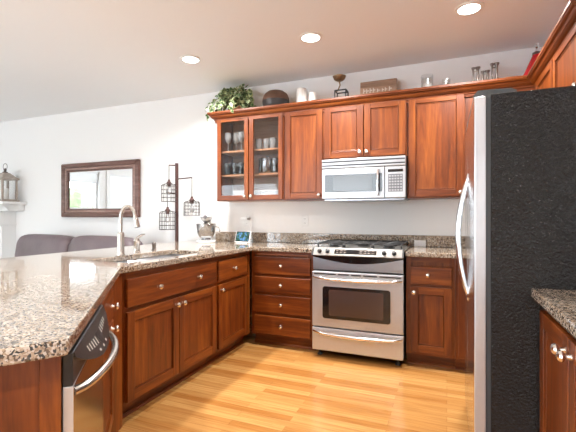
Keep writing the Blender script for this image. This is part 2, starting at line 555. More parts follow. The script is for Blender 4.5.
window('window_1', 'L', *WIN_L[0], 1.36, [], 'up')
window('window_2', 'L', *WIN_L[1], None, [], 'down')
window('window_3', 'L', *WIN_L[2], None, [-2.2], None)  # unseen window, sized for the daylight it gives
window('window_4', 'F', *WIN_F[0], None, [-5.6], None)  # unseen window, added for light from behind the camera
window('door_1', 'F', *WIN_F[1], None, [-2.7], None)  # unseen glazed door, widened to light the upper back wall

# outside, seen only in the mirror
bm = nb(); box(bm, -40, 14, -40, 20, -0.5, -0.35); o = struct('ground', bm, M_BOUNCE)

bm = nb(); bmesh.ops.create_icosphere(bm, subdivisions=5, radius=1)
rs_ = random.Random(5); lumps = [(Vector((rs_.uniform(-1, 1), rs_.uniform(-1, 1), rs_.uniform(-1, 1))).normalized(), rs_.uniform(0.05, 0.22)) for _ in range(60)]
for v in bm.verts:
    d = v.co.normalized(); k = 0.8
    for c, a in lumps: k += a * max(0, d.dot(c) - 0.85) * 6
    k += rs_.uniform(-0.03, 0.03); v.co = Vector((d.x * k * 0.9, d.y * k * 1.0, d.z * k * 1.15))
sh = thing('garden_shrub', 'green shrub outside the window, seen reflected in the wall mirror', 'shrub', (-9.7, -0.35, -0.35))
bmesh.ops.translate(bm, verts=bm.verts[:], vec=(0, 0, 1.25)); obj('foliage', bm, M_HEDGE, sh, True)
bm = nb(); tube(bm, [(0, 0, 0.0), (0.02, 0, 0.5)], 0.06, 8); obj('trunk', bm, M_VINE, sh, True)

# ------------------------------------------------------------------ cabinets
def knob(parent, x, z, y=-0.02, name='knob'):
    """small mushroom knob; local cabinet frame, facing -y"""
    bm = nb()
    M = Matrix.Rotation(R(90), 4, 'X')
    lathe(bm, [(0.0, 0.0), (0.0095, 0.0), (0.0075, 0.006), (0.0070, 0.014), (0.0150, 0.019), (0.0180, 0.025), (0.0150, 0.032), (0.007, 0.036), (0, 0.037)], (x, y, z), 16, M)
    return obj(name, bm, M_KNOB, parent, True, smooth=True)


def door(t, x0, x1, z0, z1, knobs=(), st=0.058, glazed=False, name='door'):
    bm = nb()
    box(bm, x0, x0 + st, -0.02, 0, z0, z1, 0); box(bm, x1 - st, x1, -0.02, 0, z0, z1, 0)
    box(bm, x0 + st, x1 - st, -0.0195, 0, z1 - st, z1, 1); box(bm, x0 + st, x1 - st, -0.0195, 0, z0, z0 + st, 1)
    d = obj(name, bm, [M_WV, M_WH], t, True, bev=0.0025)
    bm = nb()
    if glazed:
        box(bm, x0 + st - 0.004, x1 - st + 0.004, -0.010, -0.006, z0 + st - 0.004, z1 - st + 0.004)
        obj('glass_pane', bm, M_GLASSD, d, True)
    else:
        a, b, c, e = x0 + st, x1 - st, z0 + st, z1 - st
        # recessed flat panel with a small stepped bead around it
        box(bm, a + 0.004, b - 0.004, -0.009, -0.001, c + 0.004, e - 0.004)
        a, b, c, e = a + 0.004, b - 0.004, c + 0.004, e - 0.004
        g = 0.008
        for q in ((a, a + g, c, e), (b - g, b, c, e), (a + g, b - g, c, c + g), (a + g, b - g, e - g, e)):
            box(bm, q[0], q[1], -0.0125, -0.0085, q[2], q[3])
        obj('panel', bm, M_WV, d, True, bev=0.002)
    for kx, kz in knobs: knob(d, kx, kz)
    return d


def drawer(t, x0, x1, z0, z1, knobs=(), name='drawer_front'):
    bm = nb(); box(bm, x0, x1, -0.02, 0, z0, z1)
    d = obj(name, bm, M_WH, t, True, bev=0.005)
    for kx, kz in knobs: knob(d, kx, kz)
    return d


def cab(name, label, loc, rz, w, depth, z0, z1, toe=0.0, cat='cabinet', group=None, hollow=False):
    """cabinet body, local frame: x along the front (left to right), y into the cabinet, z up from loc"""
    t = thing(name, label, cat, loc, rz, group)
    bm = nb()
    if hollow:
        box(bm, 0, 0.018, 0.02, depth, z0, z1, 0); box(bm, w - 0.018, w, 0.02, depth, z0, z1, 0)
        box(bm, 0.018, w - 0.018, 0.02, depth, z0, z0 + 0.02, 1); box(bm, 0.018, w - 0.018, 0.02, depth, z1 - 0.02, z1, 1)
        box(bm, 0.018, w - 0.018, depth - 0.01, depth, z0 + 0.02, z1 - 0.02, 1)
        obj('carcass', bm, [M_WV, M_INT], t, True)
    else:
        box(bm, 0, w, 0.019, depth, z0, z1)
        obj('carcass', bm, M_WV, t, True)
    if toe:
        bm = nb(); box(bm, 0, w, 0.075, 0.09, 0, z0); obj('toe_kick', bm, M_WH, t, True)
        bm = nb(); prism(bm, [(0.0748, 0.0), (0.0748, 0.019), (0.068, 0.017), (0.061, 0.009), (0.060, 0.0)], 0, w, 'x'); obj('shoe_molding', bm, M_WH, t, True)
    return t


def face(t, w, z0, z1, xs=(), zs=(), s=0.032, m=None):
    """face frame: outer stiles and rails, mullion stiles at xs and rails at zs"""
    bm = nb()
    box(bm, 0, s, 0, 0.019, z0, z1, 0); box(bm, w - s, w, 0, 0.019, z0, z1, 0)
    box(bm, s, w - s, 0, 0.019, z1 - s, z1, 1); box(bm, s, w - s, 0, 0.019, z0, z0 + s, 1)
    for x in xs: box(bm, x - s / 2, x + s / 2, 0, 0.019, z0 + s, z1 - s, 0)
    for z in zs: box(bm, s, w - s, 0.0005, 0.019, z - s / 2, z + s / 2, 1)
    return obj('face_frame', bm, [M_WV, M_WH], t, True)


YU = 3.535          # upper face-frame plane (back wall)
UT = 2.245          # top of wall cabinets
UB = 1.352
DU = WB - YU - 0.001

# glass-fronted cabinet
t = cab('glass_door_cabinet', 'tall wall cabinet with two glazed doors and glasses on its shelves', (-2.252, YU, 0), 0, 0.772, DU, UB, UT, hollow=True)
face(t, 0.772, UB, UT, xs=(0.386,))
GD = t
door(t, 0.012, 0.380, UB + 0.012, 2.222, [(0.350, UB + 0.048)], 0.046, True, 'glass_door')
door(t, 0.392, 0.760, UB + 0.012, 2.222, [(0.422, UB + 0.048)], 0.046, True, 'glass_door')
SH = (1.634, 1.884)
for z in SH:
    bm = nb(); box(bm, 0.0185, 0.7535, 0.04, DU - 0.012, z - 0.018, z); obj('shelf', bm, M_SHELF, t, True)

t = cab('wall_cabinet', 'narrow single-door wall cabinet between glazed cabinet and microwave', (-1.478, YU, 0), 0, 0.404, DU, UB, UT)
face(t, 0.404, UB, UT)
door(t, 0.012, 0.392, UB + 0.012, 2.222, [(0.365, UB + 0.045)])
t = cab('wall_cabinet', 'short two-door wall cabinet above the microwave', (-1.072, YU, 0), 0, 0.752, DU, 1.722, UT)
face(t, 0.752, 1.722, UT, xs=(0.376,))
door(t, 0.012, 0.372, 1.734, 2.222, [(0.345, 1.775)])
door(t, 0.380, 0.740, 1.734, 2.222, [(0.407, 1.775)])
t = cab('wall_cabinet', 'wide single-door wall cabinet right of the microwave', (-0.318, YU, 0), 0, 0.462, DU, UB, UT)
face(t, 0.462, UB, UT)
door(t, 0.012, 0.450, UB + 0.012, 2.222, [(0.423, UB + 0.045)])
t = cab('corner_wall_cabinet', 'plain corner wall cabinet partly hidden behind the refrigerator', (0.146, YU, 0), 0, 0.80, DU, UB, UT)
face(t, 0.80, UB, UT, s=0.06)
XR = 0.645
t = cab('fridge_wall_cabinet', 'two-door wall cabinet above the refrigerator on right wall', (XR, 3.495, 0), R(-90), 1.16, WR - XR - 0.001, 1.79, UT)
face(t, 1.16, 1.79, UT, xs=(0.545,))
door(t, 0.030, 0.535, 1.802, 2.222, [(0.508, 1.85)])
door(t, 0.553, 1.145, 1.802, 2.222, [(1.105, 1.862)])

# crown moulding, one run along back and right cabinets with a return at the left end
def sweep(bm, path, prof, mi=0):
    """path: list of (x,y, nx,ny) mitred corners; prof: list of (out, z)"""
    rings = [[bm.verts.new((x + nx * o_, y + ny * o_, z)) for o_, z in prof] for x, y, nx, ny in path]
    n = len(prof)
    for a, b in zip(rings, rings[1:]):
        for k in range(n): bm.faces.new((a[k], a[(k + 1) % n], b[(k + 1) % n], b[k]))
    bm.faces.new(rings[0][::-1]); bm.faces.new(rings[-1])


CR = [(0.0, 2.178), (0.012, 2.178), (0.014, 2.196), (0.020, 2.202), (0.022, 2.212), (0.034, 2.220), (0.046, 2.232), (0.054, 2.247), (0.066, 2.254),
      (0.070, 2.262), (0.074, 2.264), (0.074, 2.281), (0.055, 2.281), (0.0, 2.2455)]
for nm, path in (('cherry crown molding along the front of the back wall cabinets', [(-2.2525, YU - 0.0005, -1, -1), (XR - 0.0005, YU - 0.0005, -1, -1)]),
                 ('cherry crown molding along the right wall cabinet above the refrigerator', [(XR - 0.0005, YU - 0.0005, -1, -1), (XR - 0.0005, 2.334, -1, 0)]),
                 ('short cherry crown return at the left end under the ivy', [(-2.2525, WB - 0.002, -1, 0), (-2.2525, YU - 0.0005, -1, -1)])):
    bm = nb(); sweep(bm, path, CR)
    o = obj('crown_molding', bm, M_WH, None); o['label'] = nm; o['category'] = 'molding'

# light strip under the glazed cabinet
# ------------------------------------------------------------------ base cabinets
YB = 3.252      # face frame, back run
XB = -1.712     # face frame, sink run
BT = 0.875
t = cab('drawer_cabinet', 'base cabinet of four drawers left of the range', (-1.692, YB, 0), 0, 0.616, WB - YB - 0.002, 0.10, BT, toe=1)
face(t, 0.616, 0.10, BT, zs=(0.655, 0.487, 0.300), s=0.036)
bm = nb(); box(bm, 0.06, 0.56, -0.006, 0.0, 0.838, 0.853); obj('pullout_board', bm, M_CUT, t, True, bev=0.002)
for a, b in ((0.668, 0.826), (0.500, 0.642), (0.316, 0.474), (0.118, 0.286)):
    drawer(t, 0.036, 0.584, a, b, [(0.31, (a + b) / 2)])
t = cab('base_cabinet', 'narrow drawer-over-door base cabinet at the inside corner by the sink', (XB, 2.668, 0), R(90), 0.58, 0.60, 0.10, BT, toe=1)
face(t, 0.58, 0.10, BT, zs=(0.655,))
drawer(t, 0.018, 0.500, 0.668, 0.835, [(0.25, 0.752)])
door(t, 0.018, 0.500, 0.125, 0.642, [(0.050, 0.600)])
t = cab('sink_cabinet', 'wide two-door base cabinet under the double sink', (XB, 1.702, 0), R(90), 0.964, 0.60, 0.10, 0.70, toe=1)
bm = nb()
for q in ((0, 0.022, 0.10, BT, 0), (0.942, 0.964, 0.10, BT, 0), (0.022, 0.942, BT - 0.06, BT, 1), (0.022, 0.942, 0.10, 0.13, 1), (0.022, 0.942, 0.625, 0.685, 1), (0.467, 0.497, 0.13, 0.625, 0)):
    box(bm, q[0], q[1], 0, 0.019, q[2], q[3], q[4])
obj('face_frame', bm, [M_WV, M_WH], t, True)
drawer(t, 0.016, 0.948, 0.668, 0.835, [(0.27, 0.752), (0.70, 0.752)], 'false_drawer_front')
door(t, 0.016, 0.479, 0.125, 0.642, [(0.447, 0.600)])
door(t, 0.485, 0.948, 0.125, 0.642, [(0.517, 0.600)])

# angled end of the peninsula
C0 = Vector((-0.807, 0.639)); C1 = Vector((-1.681, 1.657))
AD = (C1 - C0).normalized(); ND = Vector((AD.y, -AD.x)); LD = (C1 - C0).length
ED = Vector((-0.55, -0.83)).normalized()
RZ = math.atan2(AD.y, AD.x)
def ang(s, w=0.0):
    """point s along the angled counter edge from its near corner, w inward from the edge"""
    p = C0 + AD * s - ND * w
    return (p.x, p.y)
AFX = 0.045     # inset of cabinet face from the counter edge
SA0, SA1 = 0.615, 1.265
p = ang(SA0, AFX)
t = cab('angled_cabinet', 'narrow angled drawer-over-door base cabinet between dishwasher and sink cabinet', (p[0], p[1], 0), RZ, SA1 - SA0, 0.30, 0.10, BT, toe=1)
face(t, SA1 - SA0, 0.10, BT, zs=(0.655,))
drawer(t, 0.02, 0.610, 0.668, 0.835, [(0.52, 0.742)])
door(t, 0.02, 0.610, 0.125, 0.655, [(0.52, 0.628)])
# corner post where the angled run meets the sink run
q = ang(SA1 + 0.003, AFX)
bm = nb(); prism(bm, [(q[0], q[1]), (XB + 0.002, 1.698), (XB - 0.10, 1.698), (XB - 0.10, 1.60)], 0.0, BT)
o = obj('corner_filler', bm, M_WV); o['label'] = 'cherry filler post where the angled run meets the sink cabinet'; o['category'] = 'filler'

# end panel and back panel of the peninsula
PF = Vector(ang(0.058, 0.026))
PE = PF + ED * 0.60
iv = Vector((-ED.y, ED.x))          # pointing inside? fixed below
if iv.dot(AD) < 0: iv = -iv
bm = nb()
prism(bm, [tuple(PF), tuple(PE), tuple(PE + iv * 0.02), tuple(PF + iv * 0.02)], 0.0, BT)
t = thing('peninsula_end_panel', 'cherry end panel of the peninsula beside the dishwasher', 'panel', (PF.x, PF.y, 0))
obj('panel', bm, M_WV, t)
bm = nb()
a = PF - iv * 0.006; b = PF + ED * 0.045 - iv * 0.006
prism(bm, [tuple(a), tuple(b), tuple(b + iv * 0.006), tuple(a + iv * 0.006)], 0.0, BT)
obj('corner_stile', bm, M_WV, t, bev=0.002)
bm = nb(); box(bm, -2.50, -2.48, 1.66, 3.84, 0.0, BT)
o = obj('peninsula_back_panel', bm, M_WV); o['label'] = 'straight cherry back panel of the peninsula facing the living room'; o['category'] = 'panel'
bm = nb(); prism(bm, [(-2.50, 1.655), (-2.48, 1.655), (-1.475, 0.60), (-1.49, 0.585)], 0.0, BT)
o = obj('peninsula_back_panel', bm, M_WV); o['label'] = 'angled cherry back panel of the peninsula behind the dishwasher'; o['category'] = 'panel'

# right of the range
t = cab('base_cabinet', 'narrow drawer-over-door base cabinet between range and refrigerator', (-0.302, YB, 0), 0, 0.36, WB - YB - 0.002, 0.10, BT, toe=1)
face(t, 0.36, 0.10, BT, zs=(0.650,), s=0.04)
drawer(t, 0.035, 0.340, 0.660, 0.800, [(0.165, 0.735)])
door(t, 0.035, 0.340, 0.125, 0.640, [(0.062, 0.598)])
t = cab('corner_base_cabinet', 'blind corner base cabinet disappearing behind the refrigerator', (0.060, YB, 0), 0, 0.88, WB - YB - 0.002, 0.10, BT, toe=1)
face(t, 0.88, 0.10, BT, s=0.03)
door(t, 0.022, 0.40, 0.125, 0.835, [])

# front right
t = cab('base_cabinet', 'two-door base cabinet in the right foreground before the refrigerator', (0.352, 1.775, 0), R(-90), 0.95, WR - 0.352 - 0.002, 0.10, BT, toe=1)
face(t, 0.95, 0.10, BT, xs=(0.475,))
door(t, 0.012, 0.390, 0.125, 0.835, [(0.362, 0.790)])
door(t, 0.398, 0.776, 0.125, 0.835, [(0.426, 0.790)])

# ------------------------------------------------------------------ worktops
CT, CB = 0.914, 0.876
def slab(bm, outer, holes, z0, z1):
    t = nb(); loops = []
    for lp in [outer] + holes:
        vs = [t.verts.new((x, y, z1)) for x, y in lp]
        for i in range(len(vs)): t.edges.new((vs[i], vs[(i + 1) % len(vs)]))
        loops.append(vs)
    bmesh.ops.triangle_fill(t, use_beauty=True, use_dissolve=False, edges=t.edges[:])
    top = {v: bm.verts.new(v.co) for v in t.verts}
    bot = {v: bm.verts.new((v.co.x, v.co.y, z0)) for v in t.verts}
    for f in t.faces:
        bm.faces.new([top[v] for v in f.verts]); bm.faces.new([bot[v] for v in f.verts][::-1])
    for vs in loops:
        for i in range(len(vs)):
            a, b = vs[i], vs[(i + 1) % len(vs)]
            bm.faces.new((top[a], bot[a], bot[b], top[b]))
    t.free()


K1 = C0 + ED * 0.62
HOLE = rrect(-2.15, -1.775, 1.82, 2.655, 0.05, 4)
outer = [(-1.077, 3.21), (-1.667, 3.21), (-1.681, 1.657), (C0.x, C0.y), (K1.x, K1.y), (-2.78, 1.42), (-2.78, WB - 0.001), (-1.077, WB - 0.001)]
bm = nb(); slab(bm, outer, [HOLE], CB, CT)
o = obj('granite_countertop', bm, M_GRAN, None, bev=0.006)
o['label'] = 'large speckled granite worktop wrapping peninsula, sink and corner left of the range'; o['category'] = 'countertop'
bm = nb(); box(bm, -0.307, WR - 0.002, 3.21, WB - 0.001, CB, CT)
o = obj('granite_countertop', bm, M_GRAN, None, bev=0.006)
o['label'] = 'short granite worktop between the range and the refrigerator'; o['category'] = 'countertop'
bm = nb(); prism(bm, [(0.309, 1.795), (WR - 0.002, 1.795), (WR - 0.002, 0.80), (0.309, 0.80)], CB, CT)
o = obj('granite_countertop', bm, M_GRAN, None, bev=0.006)
o['label'] = 'granite worktop in the right foreground against the black refrigerator side'; o['category'] = 'countertop'
bm = nb(); box(bm, -2.46, WR - 0.003, WB - 0.021, WB - 0.001, CT + 0.0005, 1.018)
o = obj('granite_backsplash', bm, M_GRAN, None, bev=0.003)
o['label'] = 'low granite backsplash strip along the foot of the back wall'; o['category'] = 'backsplash'

# ------------------------------------------------------------------ sink and taps
t = thing('double_sink', 'stainless double bowl undermount sink in the granite peninsula', 'sink', (-1.96, 2.28, 0.70))
def bowl(y0, y1):
    bm = nb(); x0, x1, zt, zb = -2.158, -1.767, 0.8755, 0.712
    top = rrect(x0, x1, y0, y1, 0.05, 4); botm = rrect(x0 + 0.02, x1 - 0.02, y0 + 0.02, y1 - 0.02, 0.06, 4)
    a = [bm.verts.new((x, y, zt)) for x, y in top]; b = [bm.verts.new((x, y, zb)) for x, y in botm]
    n = len(a)
    for i in range(n): f = bm.faces.new((a[i], a[(i + 1) % n], b[(i + 1) % n], b[i])); f.smooth = True
    bm.faces.new(b)
    o = obj('bowl', bm, M_STEEL, t)
    s = o.modifiers.new('thickness', 'SOLIDIFY'); s.thickness = 0.002; s.offset = 0
    bm = nb(); lathe(bm, [(0, 0.0), (0.04, 0.0), (0.042, 0.004), (0.03, 0.004), (0.028, 0.002), (0, 0.002)], ((x0 + x1) / 2, (y0 + y1) / 2, zb + 0.001), 20)
    obj('drain', bm, M_CHROME, o)
bowl(1.815, 2.222); bowl(2.246, 2.660)
bm = nb(); box(bm, -2.14, -1.79, 2.223, 2.245, 0.80, 0.872); obj('divider', bm, M_STEEL, t, bev=0.006)

FX, FY = -2.222, 2.19
t = thing('kitchen_faucet', 'brushed nickel pull-down kitchen faucet with high arched spout', 'faucet', (FX, FY, CT))
bm = nb(); lathe(bm, [(0, 0), (0.030, 0), (0.030, 0.006), (0.027, 0.012), (0.025, 0.03), (0.025, 0.15), (0.020, 0.165), (0.0, 0.166)], (FX, FY, CT)); obj('body', bm, M_CHROME, t, smooth=True)
dv = Vector((0.80, 0.60)).normalized()
pts = [(FX, FY, CT + 0.16), (FX, FY, CT + 0.27)]
for k in range(1, 13):
    a = PI * k / 12 * 0.94; rr = 0.050
    pts.append((FX + dv.x * rr * (1 - math.cos(a)), FY + dv.y * rr * (1 - math.cos(a)), CT + 0.27 + 0.085 * math.sin(a)))
bm = nb(); tube(bm, pts, 0.0135, 12); obj('spout', bm, M_CHROME, t, smooth=True)
e = Vector(pts[-1]); dd = (Vector(pts[-1]) - Vector(pts[-2])).normalized()
bm = nb(); tube(bm, [e - dd * 0.004, e + dd * 0.02, e + dd * 0.022, e + dd * 0.085], [0.0150, 0.0155, 0.0175, 0.021], 14); sp = obj('spray_head', bm, M_CHROME, t, smooth=True)
bm = nb(); tube(bm, [e + dd * 0.0852, e + dd * 0.090], [0.0195, 0.0185], 14); obj('spray_nozzle', bm, M_BLACK, sp)
HX, HY = -2.25, 2.38
t = thing('faucet_handle', 'brushed nickel lever valve beside the arched faucet', 'faucet', (HX, HY, CT))
bm = nb(); lathe(bm, [(0, 0), (0.028, 0), (0.028, 0.006), (0.023, 0.012), (0.022, 0.085), (0.024, 0.088), (0.020, 0.105), (0, 0.110)], (HX, HY, CT)); obj('body', bm, M_CHROME, t, smooth=True)
bm = nb(); tube(bm, [(HX, HY, CT + 0.105), (HX + 0.014, HY + 0.010, CT + 0.122), (HX + 0.030, HY + 0.022, CT + 0.136), (HX + 0.050, HY + 0.036, CT + 0.140)], [0.011, 0.010, 0.008, 0.006], 10); obj('lever', bm, M_CHROME, t, smooth=True)
bm = nb(); lathe(bm, [(0, 0), (0.020, 0), (0.020, 0.004), (0.015, 0.008), (0.015, 0.045), (0.017, 0.048), (0.017, 0.060), (0.012, 0.066), (0, 0.067)])
single('air_gap', 'short dark nickel air gap cap right of the faucet lever', 'sink fitting', (-2.26, 2.585, CT), bm, M_PEWTER, smooth=True)

# ------------------------------------------------------------------ dishwasher (angled)
DS0, DS1 = 0.064, 0.612
p = ang(DS0, 0.0)
t = thing('dishwasher', 'stainless dishwasher with dark curved control panel at the end of the peninsula', 'dishwasher', (p[0], p[1], 0), RZ)
DW = DS1 - DS0
bm = nb(); box(bm, 0.022, DW, 0.036, 0.45, 0.10, 0.868); obj('tub', bm, M_GREY, t, True)
bm = nb(); box(bm, 0.022, DW, 0.09, 0.11, 0.0, 0.0995); obj('toe_panel', bm, M_BLACK, t, True)
bm = nb(); box(bm, 0.0, DW, 0.0, 0.025, 0.115, 0.780); bm.normal_update()
for f in bm.faces: f.material_index = 0 if abs(f.normal.y) > 0.7 else 1
DD = obj('door', bm, [M_STEELF, M_STEEL], t, True, bev=0.003)
bm = nb(); box(bm, 0.0, DW, 0.002, 0.025, 0.7805, 0.862); obj('top_cap', bm, M_BLACK, t, True, bev=0.002)
# control panel: straight top edge, lower edge bowed outwards and down, so its face tilts up
def cpt(u, k):
    b = math.sin(PI * u) ** 0.8
    return Vector((0.004 + u * (DW - 0.008), 0.0015 - 0.002 - k * (0.004 + 0.040 * b), 0.862 - k * (0.012 + 0.068 * b)))
bm = nb(); n = 20
g = [[bm.verts.new(cpt(i / n, k / 4)) for k in range(5)] for i in range(n + 1)]
bk = [[bm.verts.new((cpt(i / n, 0).x, 0.0016, cpt(i / n, k / 4).z)) for k in (0, 4)] for i in range(n + 1)]
for i in range(n):
    for k in range(4): bm.faces.new((g[i][k], g[i + 1][k], g[i + 1][k + 1], g[i][k + 1]))
    bm.faces.new((g[i][4], g[i + 1][4], bk[i + 1][1], bk[i][1])); bm.faces.new((bk[i][0], bk[i + 1][0], g[i + 1][0], g[i][0]))
    bm.faces.new((bk[i][1], bk[i + 1][1], bk[i + 1][0], bk[i][0]))
for i in (0, n): bm.faces.new([*g[i], bk[i][1], bk[i][0]])
CP = obj('control_panel', bm, M_CTRL, t, True, smooth=True)
def mark(u0, u1, k0, k1, name, m):
    bm = nb(); q = [cpt(u0, k0), cpt(u1, k0), cpt(u1, k1), cpt(u0, k1)]
    nn = (q[1] - q[0]).cross(q[3] - q[0]).normalized()
    if nn.y > 0: nn = -nn
    a = [bm.verts.new(p - nn * 0.0005) for p in q]; b = [bm.verts.new(p + nn * 0.0008) for p in q]
    bm.faces.new(a[::-1]); bm.faces.new(b)
    for i in range(4): bm.faces.new((a[i], a[(i + 1) % 4], b[(i + 1) % 4], b[i]))
    obj(name, bm, m, CP, True)
for k in range(5): mark(0.20 + k * 0.05, 0.209 + k * 0.05, 0.35, 0.62, 'button_mark', M_MARK)
for k in range(5): mark(0.58 + k * 0.05, 0.588 + k * 0.05, 0.30, 0.52, 'button_mark', M_MARK)
for k in range(3): mark(0.36 + k * 0.10, 0.385 + k * 0.10, 0.78, 0.86, 'button_mark', M_MARK)
mark(0.46, 0.53, 0.30, 0.70, 'start_button', M_BLACK)
hp = []
for k in range(21):
    u = k / 20; hp.append((0.014 + u * (DW - 0.028), 0.004 - 0.070 * math.sin(PI * u) ** 0.6, 0.762 + 0.004 * math.sin(PI * u)))
bm = nb(); tube(bm, hp, 0.0115, 12); obj('handle', bm, M_CHROME, DD, True, smooth=True)

# ------------------------------------------------------------------ range
RX0, RX1 = -1.070, -0.314
t = thing('gas_range', 'stainless slide-in gas range with front controls between the base cabinets', 'range', ((RX0 + RX1) / 2, 3.5, 0))
bm = nb(); box(bm, RX0 + 0.006, RX1 - 0.006, 3.215, 3.815, 0.055, 0.905); obj('body', bm, M_BLACK, t)
bm = nb(); bbox(bm, RX0, RX1, 3.200, 3.818, 0.9055, 0.925, 0.004); obj('cooktop', bm, M_PANEL, t)
# control panel: sloped front, bowed lower lip
bm = nb(); prism(bm, [(3.205, 0.930), (3.232, 0.930), (3.232, 0.862), (3.168, 0.862), (3.160, 0.868)], RX0, RX1, 'x'); CP = obj('control_panel', bm, M_PANEL, t, bev=0.003)
def onpanel(x, k):     # k 0 bottom .. 1 top of slope
    a = Vector((x, 3.160, 0.868)); b = Vector((x, 3.205, 0.930)); return a + (b - a) * k
SLN = Vector((0, -0.062, 0.045)).normalized()
RT = Matrix.Rotation(math.atan2(0.062, 0.045), 4, 'X')
for x in (-1.005, -0.935, -0.465, -0.388):
    bm = nb(); lathe(bm, [(0, 0.0005), (0.019, 0.0005), (0.0185, 0.004), (0.015, 0.006), (0.0135, 0.022), (0.010, 0.024), (0, 0.024)], onpanel(x, 0.5), 18, RT)
    obj('burner_knob', bm, M_BLACK, t, smooth=True)
bm = nb(); tmp = nb(); box(tmp, -0.175, 0.175, -0.020, 0.020, 0.0003, 0.003)
merge(bm, tmp, Matrix.Translation(onpanel(-0.70, 0.5)) @ RT); DP = obj('display', bm, M_BLACKG, CP)
bm = nb()
for k in range(10):
    for j in (-1, 1):
        tmp = nb(); xx = -0.15 + k * 0.033
        if 3 <= k <= 5: continue
        box(tmp, xx - 0.010, xx + 0.010, j * 0.009 - 0.003, j * 0.009 + 0.003, 0.0032, 0.0038)
        merge(bm, tmp, Matrix.Translation(onpanel(-0.70, 0.5)) @ RT)
obj('button_row', bm, M_PEWTER, DP)
for x in (RX0 - 0.0005, RX1 - 0.0115):
    bm = nb(); prism(bm, [(3.206, 0.9315), (3.233, 0.9315), (3.233, 0.860), (3.166, 0.860), (3.157, 0.867)], x, x + 0.012, 'x'); obj('end_cap', bm, M_BLACK, CP)
# curved dark underside lip and steel fascia
bm = nb(); n = 16; lip = [(RX0 + 0.004, 0.862), (RX1 - 0.004, 0.862)]
for k in range(n + 1):
    u = k / n; lip.append((RX1 - 0.004 - u * (RX1 - RX0 - 0.008), 0.852 - 0.050 * math.sin(PI * u)))
prism(bm, lip, 3.178, 3.2145, 'y'); obj('curved_lip', bm, M_BLACKG, t)
bm = nb(); box(bm, RX0 + 0.003, RX1 - 0.003, 3.190, 3.2145, 0.742, 0.851); obj('fascia', bm, M_STEELD, t, bev=0.002)
# oven door
bm = nb(); bbox(bm, RX0 + 0.002, RX1 - 0.002, 3.168, 3.2145, 0.262, 0.728, 0.006); OD = obj('oven_door', bm, M_STEEL, t)
bm = nb(); prism(bm, rrect(RX0 + 0.095, RX1 - 0.10, 0.335, 0.605, 0.022), 3.1655, 3.1678, 'y'); OW = obj('oven_window', bm, M_BLACKG, OD)
bm = nb(); prism(bm, rrect(RX0 + 0.150, RX1 - 0.155, 0.362, 0.580, 0.015), 3.1650, 3.1654, 'y'); obj('inner_glass', bm, mat('oven_glass', (0.07, 0.045, 0.04), 0.12, spec=0.8), OW)
bm = nb()
for x0, x1 in ((-1.05, -0.86), (-0.84, -0.75), (-0.73, -0.65), (-0.63, -0.52), (-0.50, -0.335)): box(bm, x0, x1, 3.1665, 3.1679, 0.704, 0.714)
obj('vent_slots', bm, M_BLACK, OD)
def bowhandle(z, x0, x1, y, out, sag, r, parent, m=M_BRIGHT):
    pts = []; rs = []
    for k in range(25):
        u = k / 24; b = math.sin(PI * u)
        pts.append((x0 + u * (x1 - x0), y - out * min(1, b * 3.0) ** 0.7, z - sag * b)); rs.append(r * (0.75 + 0.45 * b))
    bm = nb(); tube(bm, pts, rs, 12); return obj('handle', bm, m, parent, smooth=True)
bowhandle(0.684, RX0 + 0.012, RX1 - 0.012, 3.172, 0.045, 0.014, 0.013, OD)
bm = nb()
for k in range(9): box(bm, -0.745 + k * 0.0125, -0.737 + k * 0.0125, 3.1672, 3.1679, 0.288, 0.298)
obj('badge', bm, M_MARK, OD)
bm = nb(); bbox(bm, RX0 + 0.002, RX1 - 0.002, 3.168, 3.2145, 0.060, 0.252, 0.006); SD = obj('storage_drawer', bm, M_STEEL, t)
bowhandle(0.222, RX0 + 0.012, RX1 - 0.012, 3.172, 0.045, 0.016, 0.013, SD)
for x in (RX0 + 0.05, RX1 - 0.05):
    for y in (3.24, 3.77):
        bm = nb(); lathe(bm, [(0, 0), (0.022, 0), (0.022, 0.01), (0.012, 0.015), (0.012, 0.056), (0, 0.056)], (x, y, 0.0), 14); obj('foot', bm, M_GREY, t)
# burners and continuous grates
burn = [(-0.93, 3.38, 0.040), (-0.93, 3.64, 0.034), (-0.692, 3.51, 0.046), (-0.455, 3.38, 0.044), (-0.455, 3.64, 0.034)]
for x, y, r in burn:
    bm = nb(); lathe(bm, [(0, 0.0), (r * 1.15, 0.0), (r * 1.15, 0.008), (r * 0.8, 0.010), (r * 0.8, 0.014), (r, 0.015), (r, 0.022), (r * 0.9, 0.025), (0, 0.025)], (x, y, 0.9252), 20)
    obj('burner', bm, M_IRON, t, smooth=True)
for gx0, gx1 in ((-1.045, -0.822), (-0.808, -0.577), (-0.563, -0.340)):
    bm = nb(); y0, y1, z = 3.268, 3.755, 0.964
    s = 0.0048
    def bar(a, b): tube(bm, [a, b], s, 6)
    for x in (gx0, gx1): bar((x, y0, z), (x, y1, z))
    for y in (y0, (y0 + y1) / 2, y1): bar((gx0, y, z), (gx1, y, z))
    xm = (gx0 + gx1) / 2
    bar((xm, y0, z), (xm, y1, z))
    for y in (y0 + 0.12, y1 - 0.12): bar((gx0, y, z), (gx1, y, z))
    for x in (gx0, gx1):
        for y in (y0, y1): tube(bm, [(x, y, 0.9252), (x, y, z)], 0.007, 6)
    obj('grate', bm, M_IRON, t)

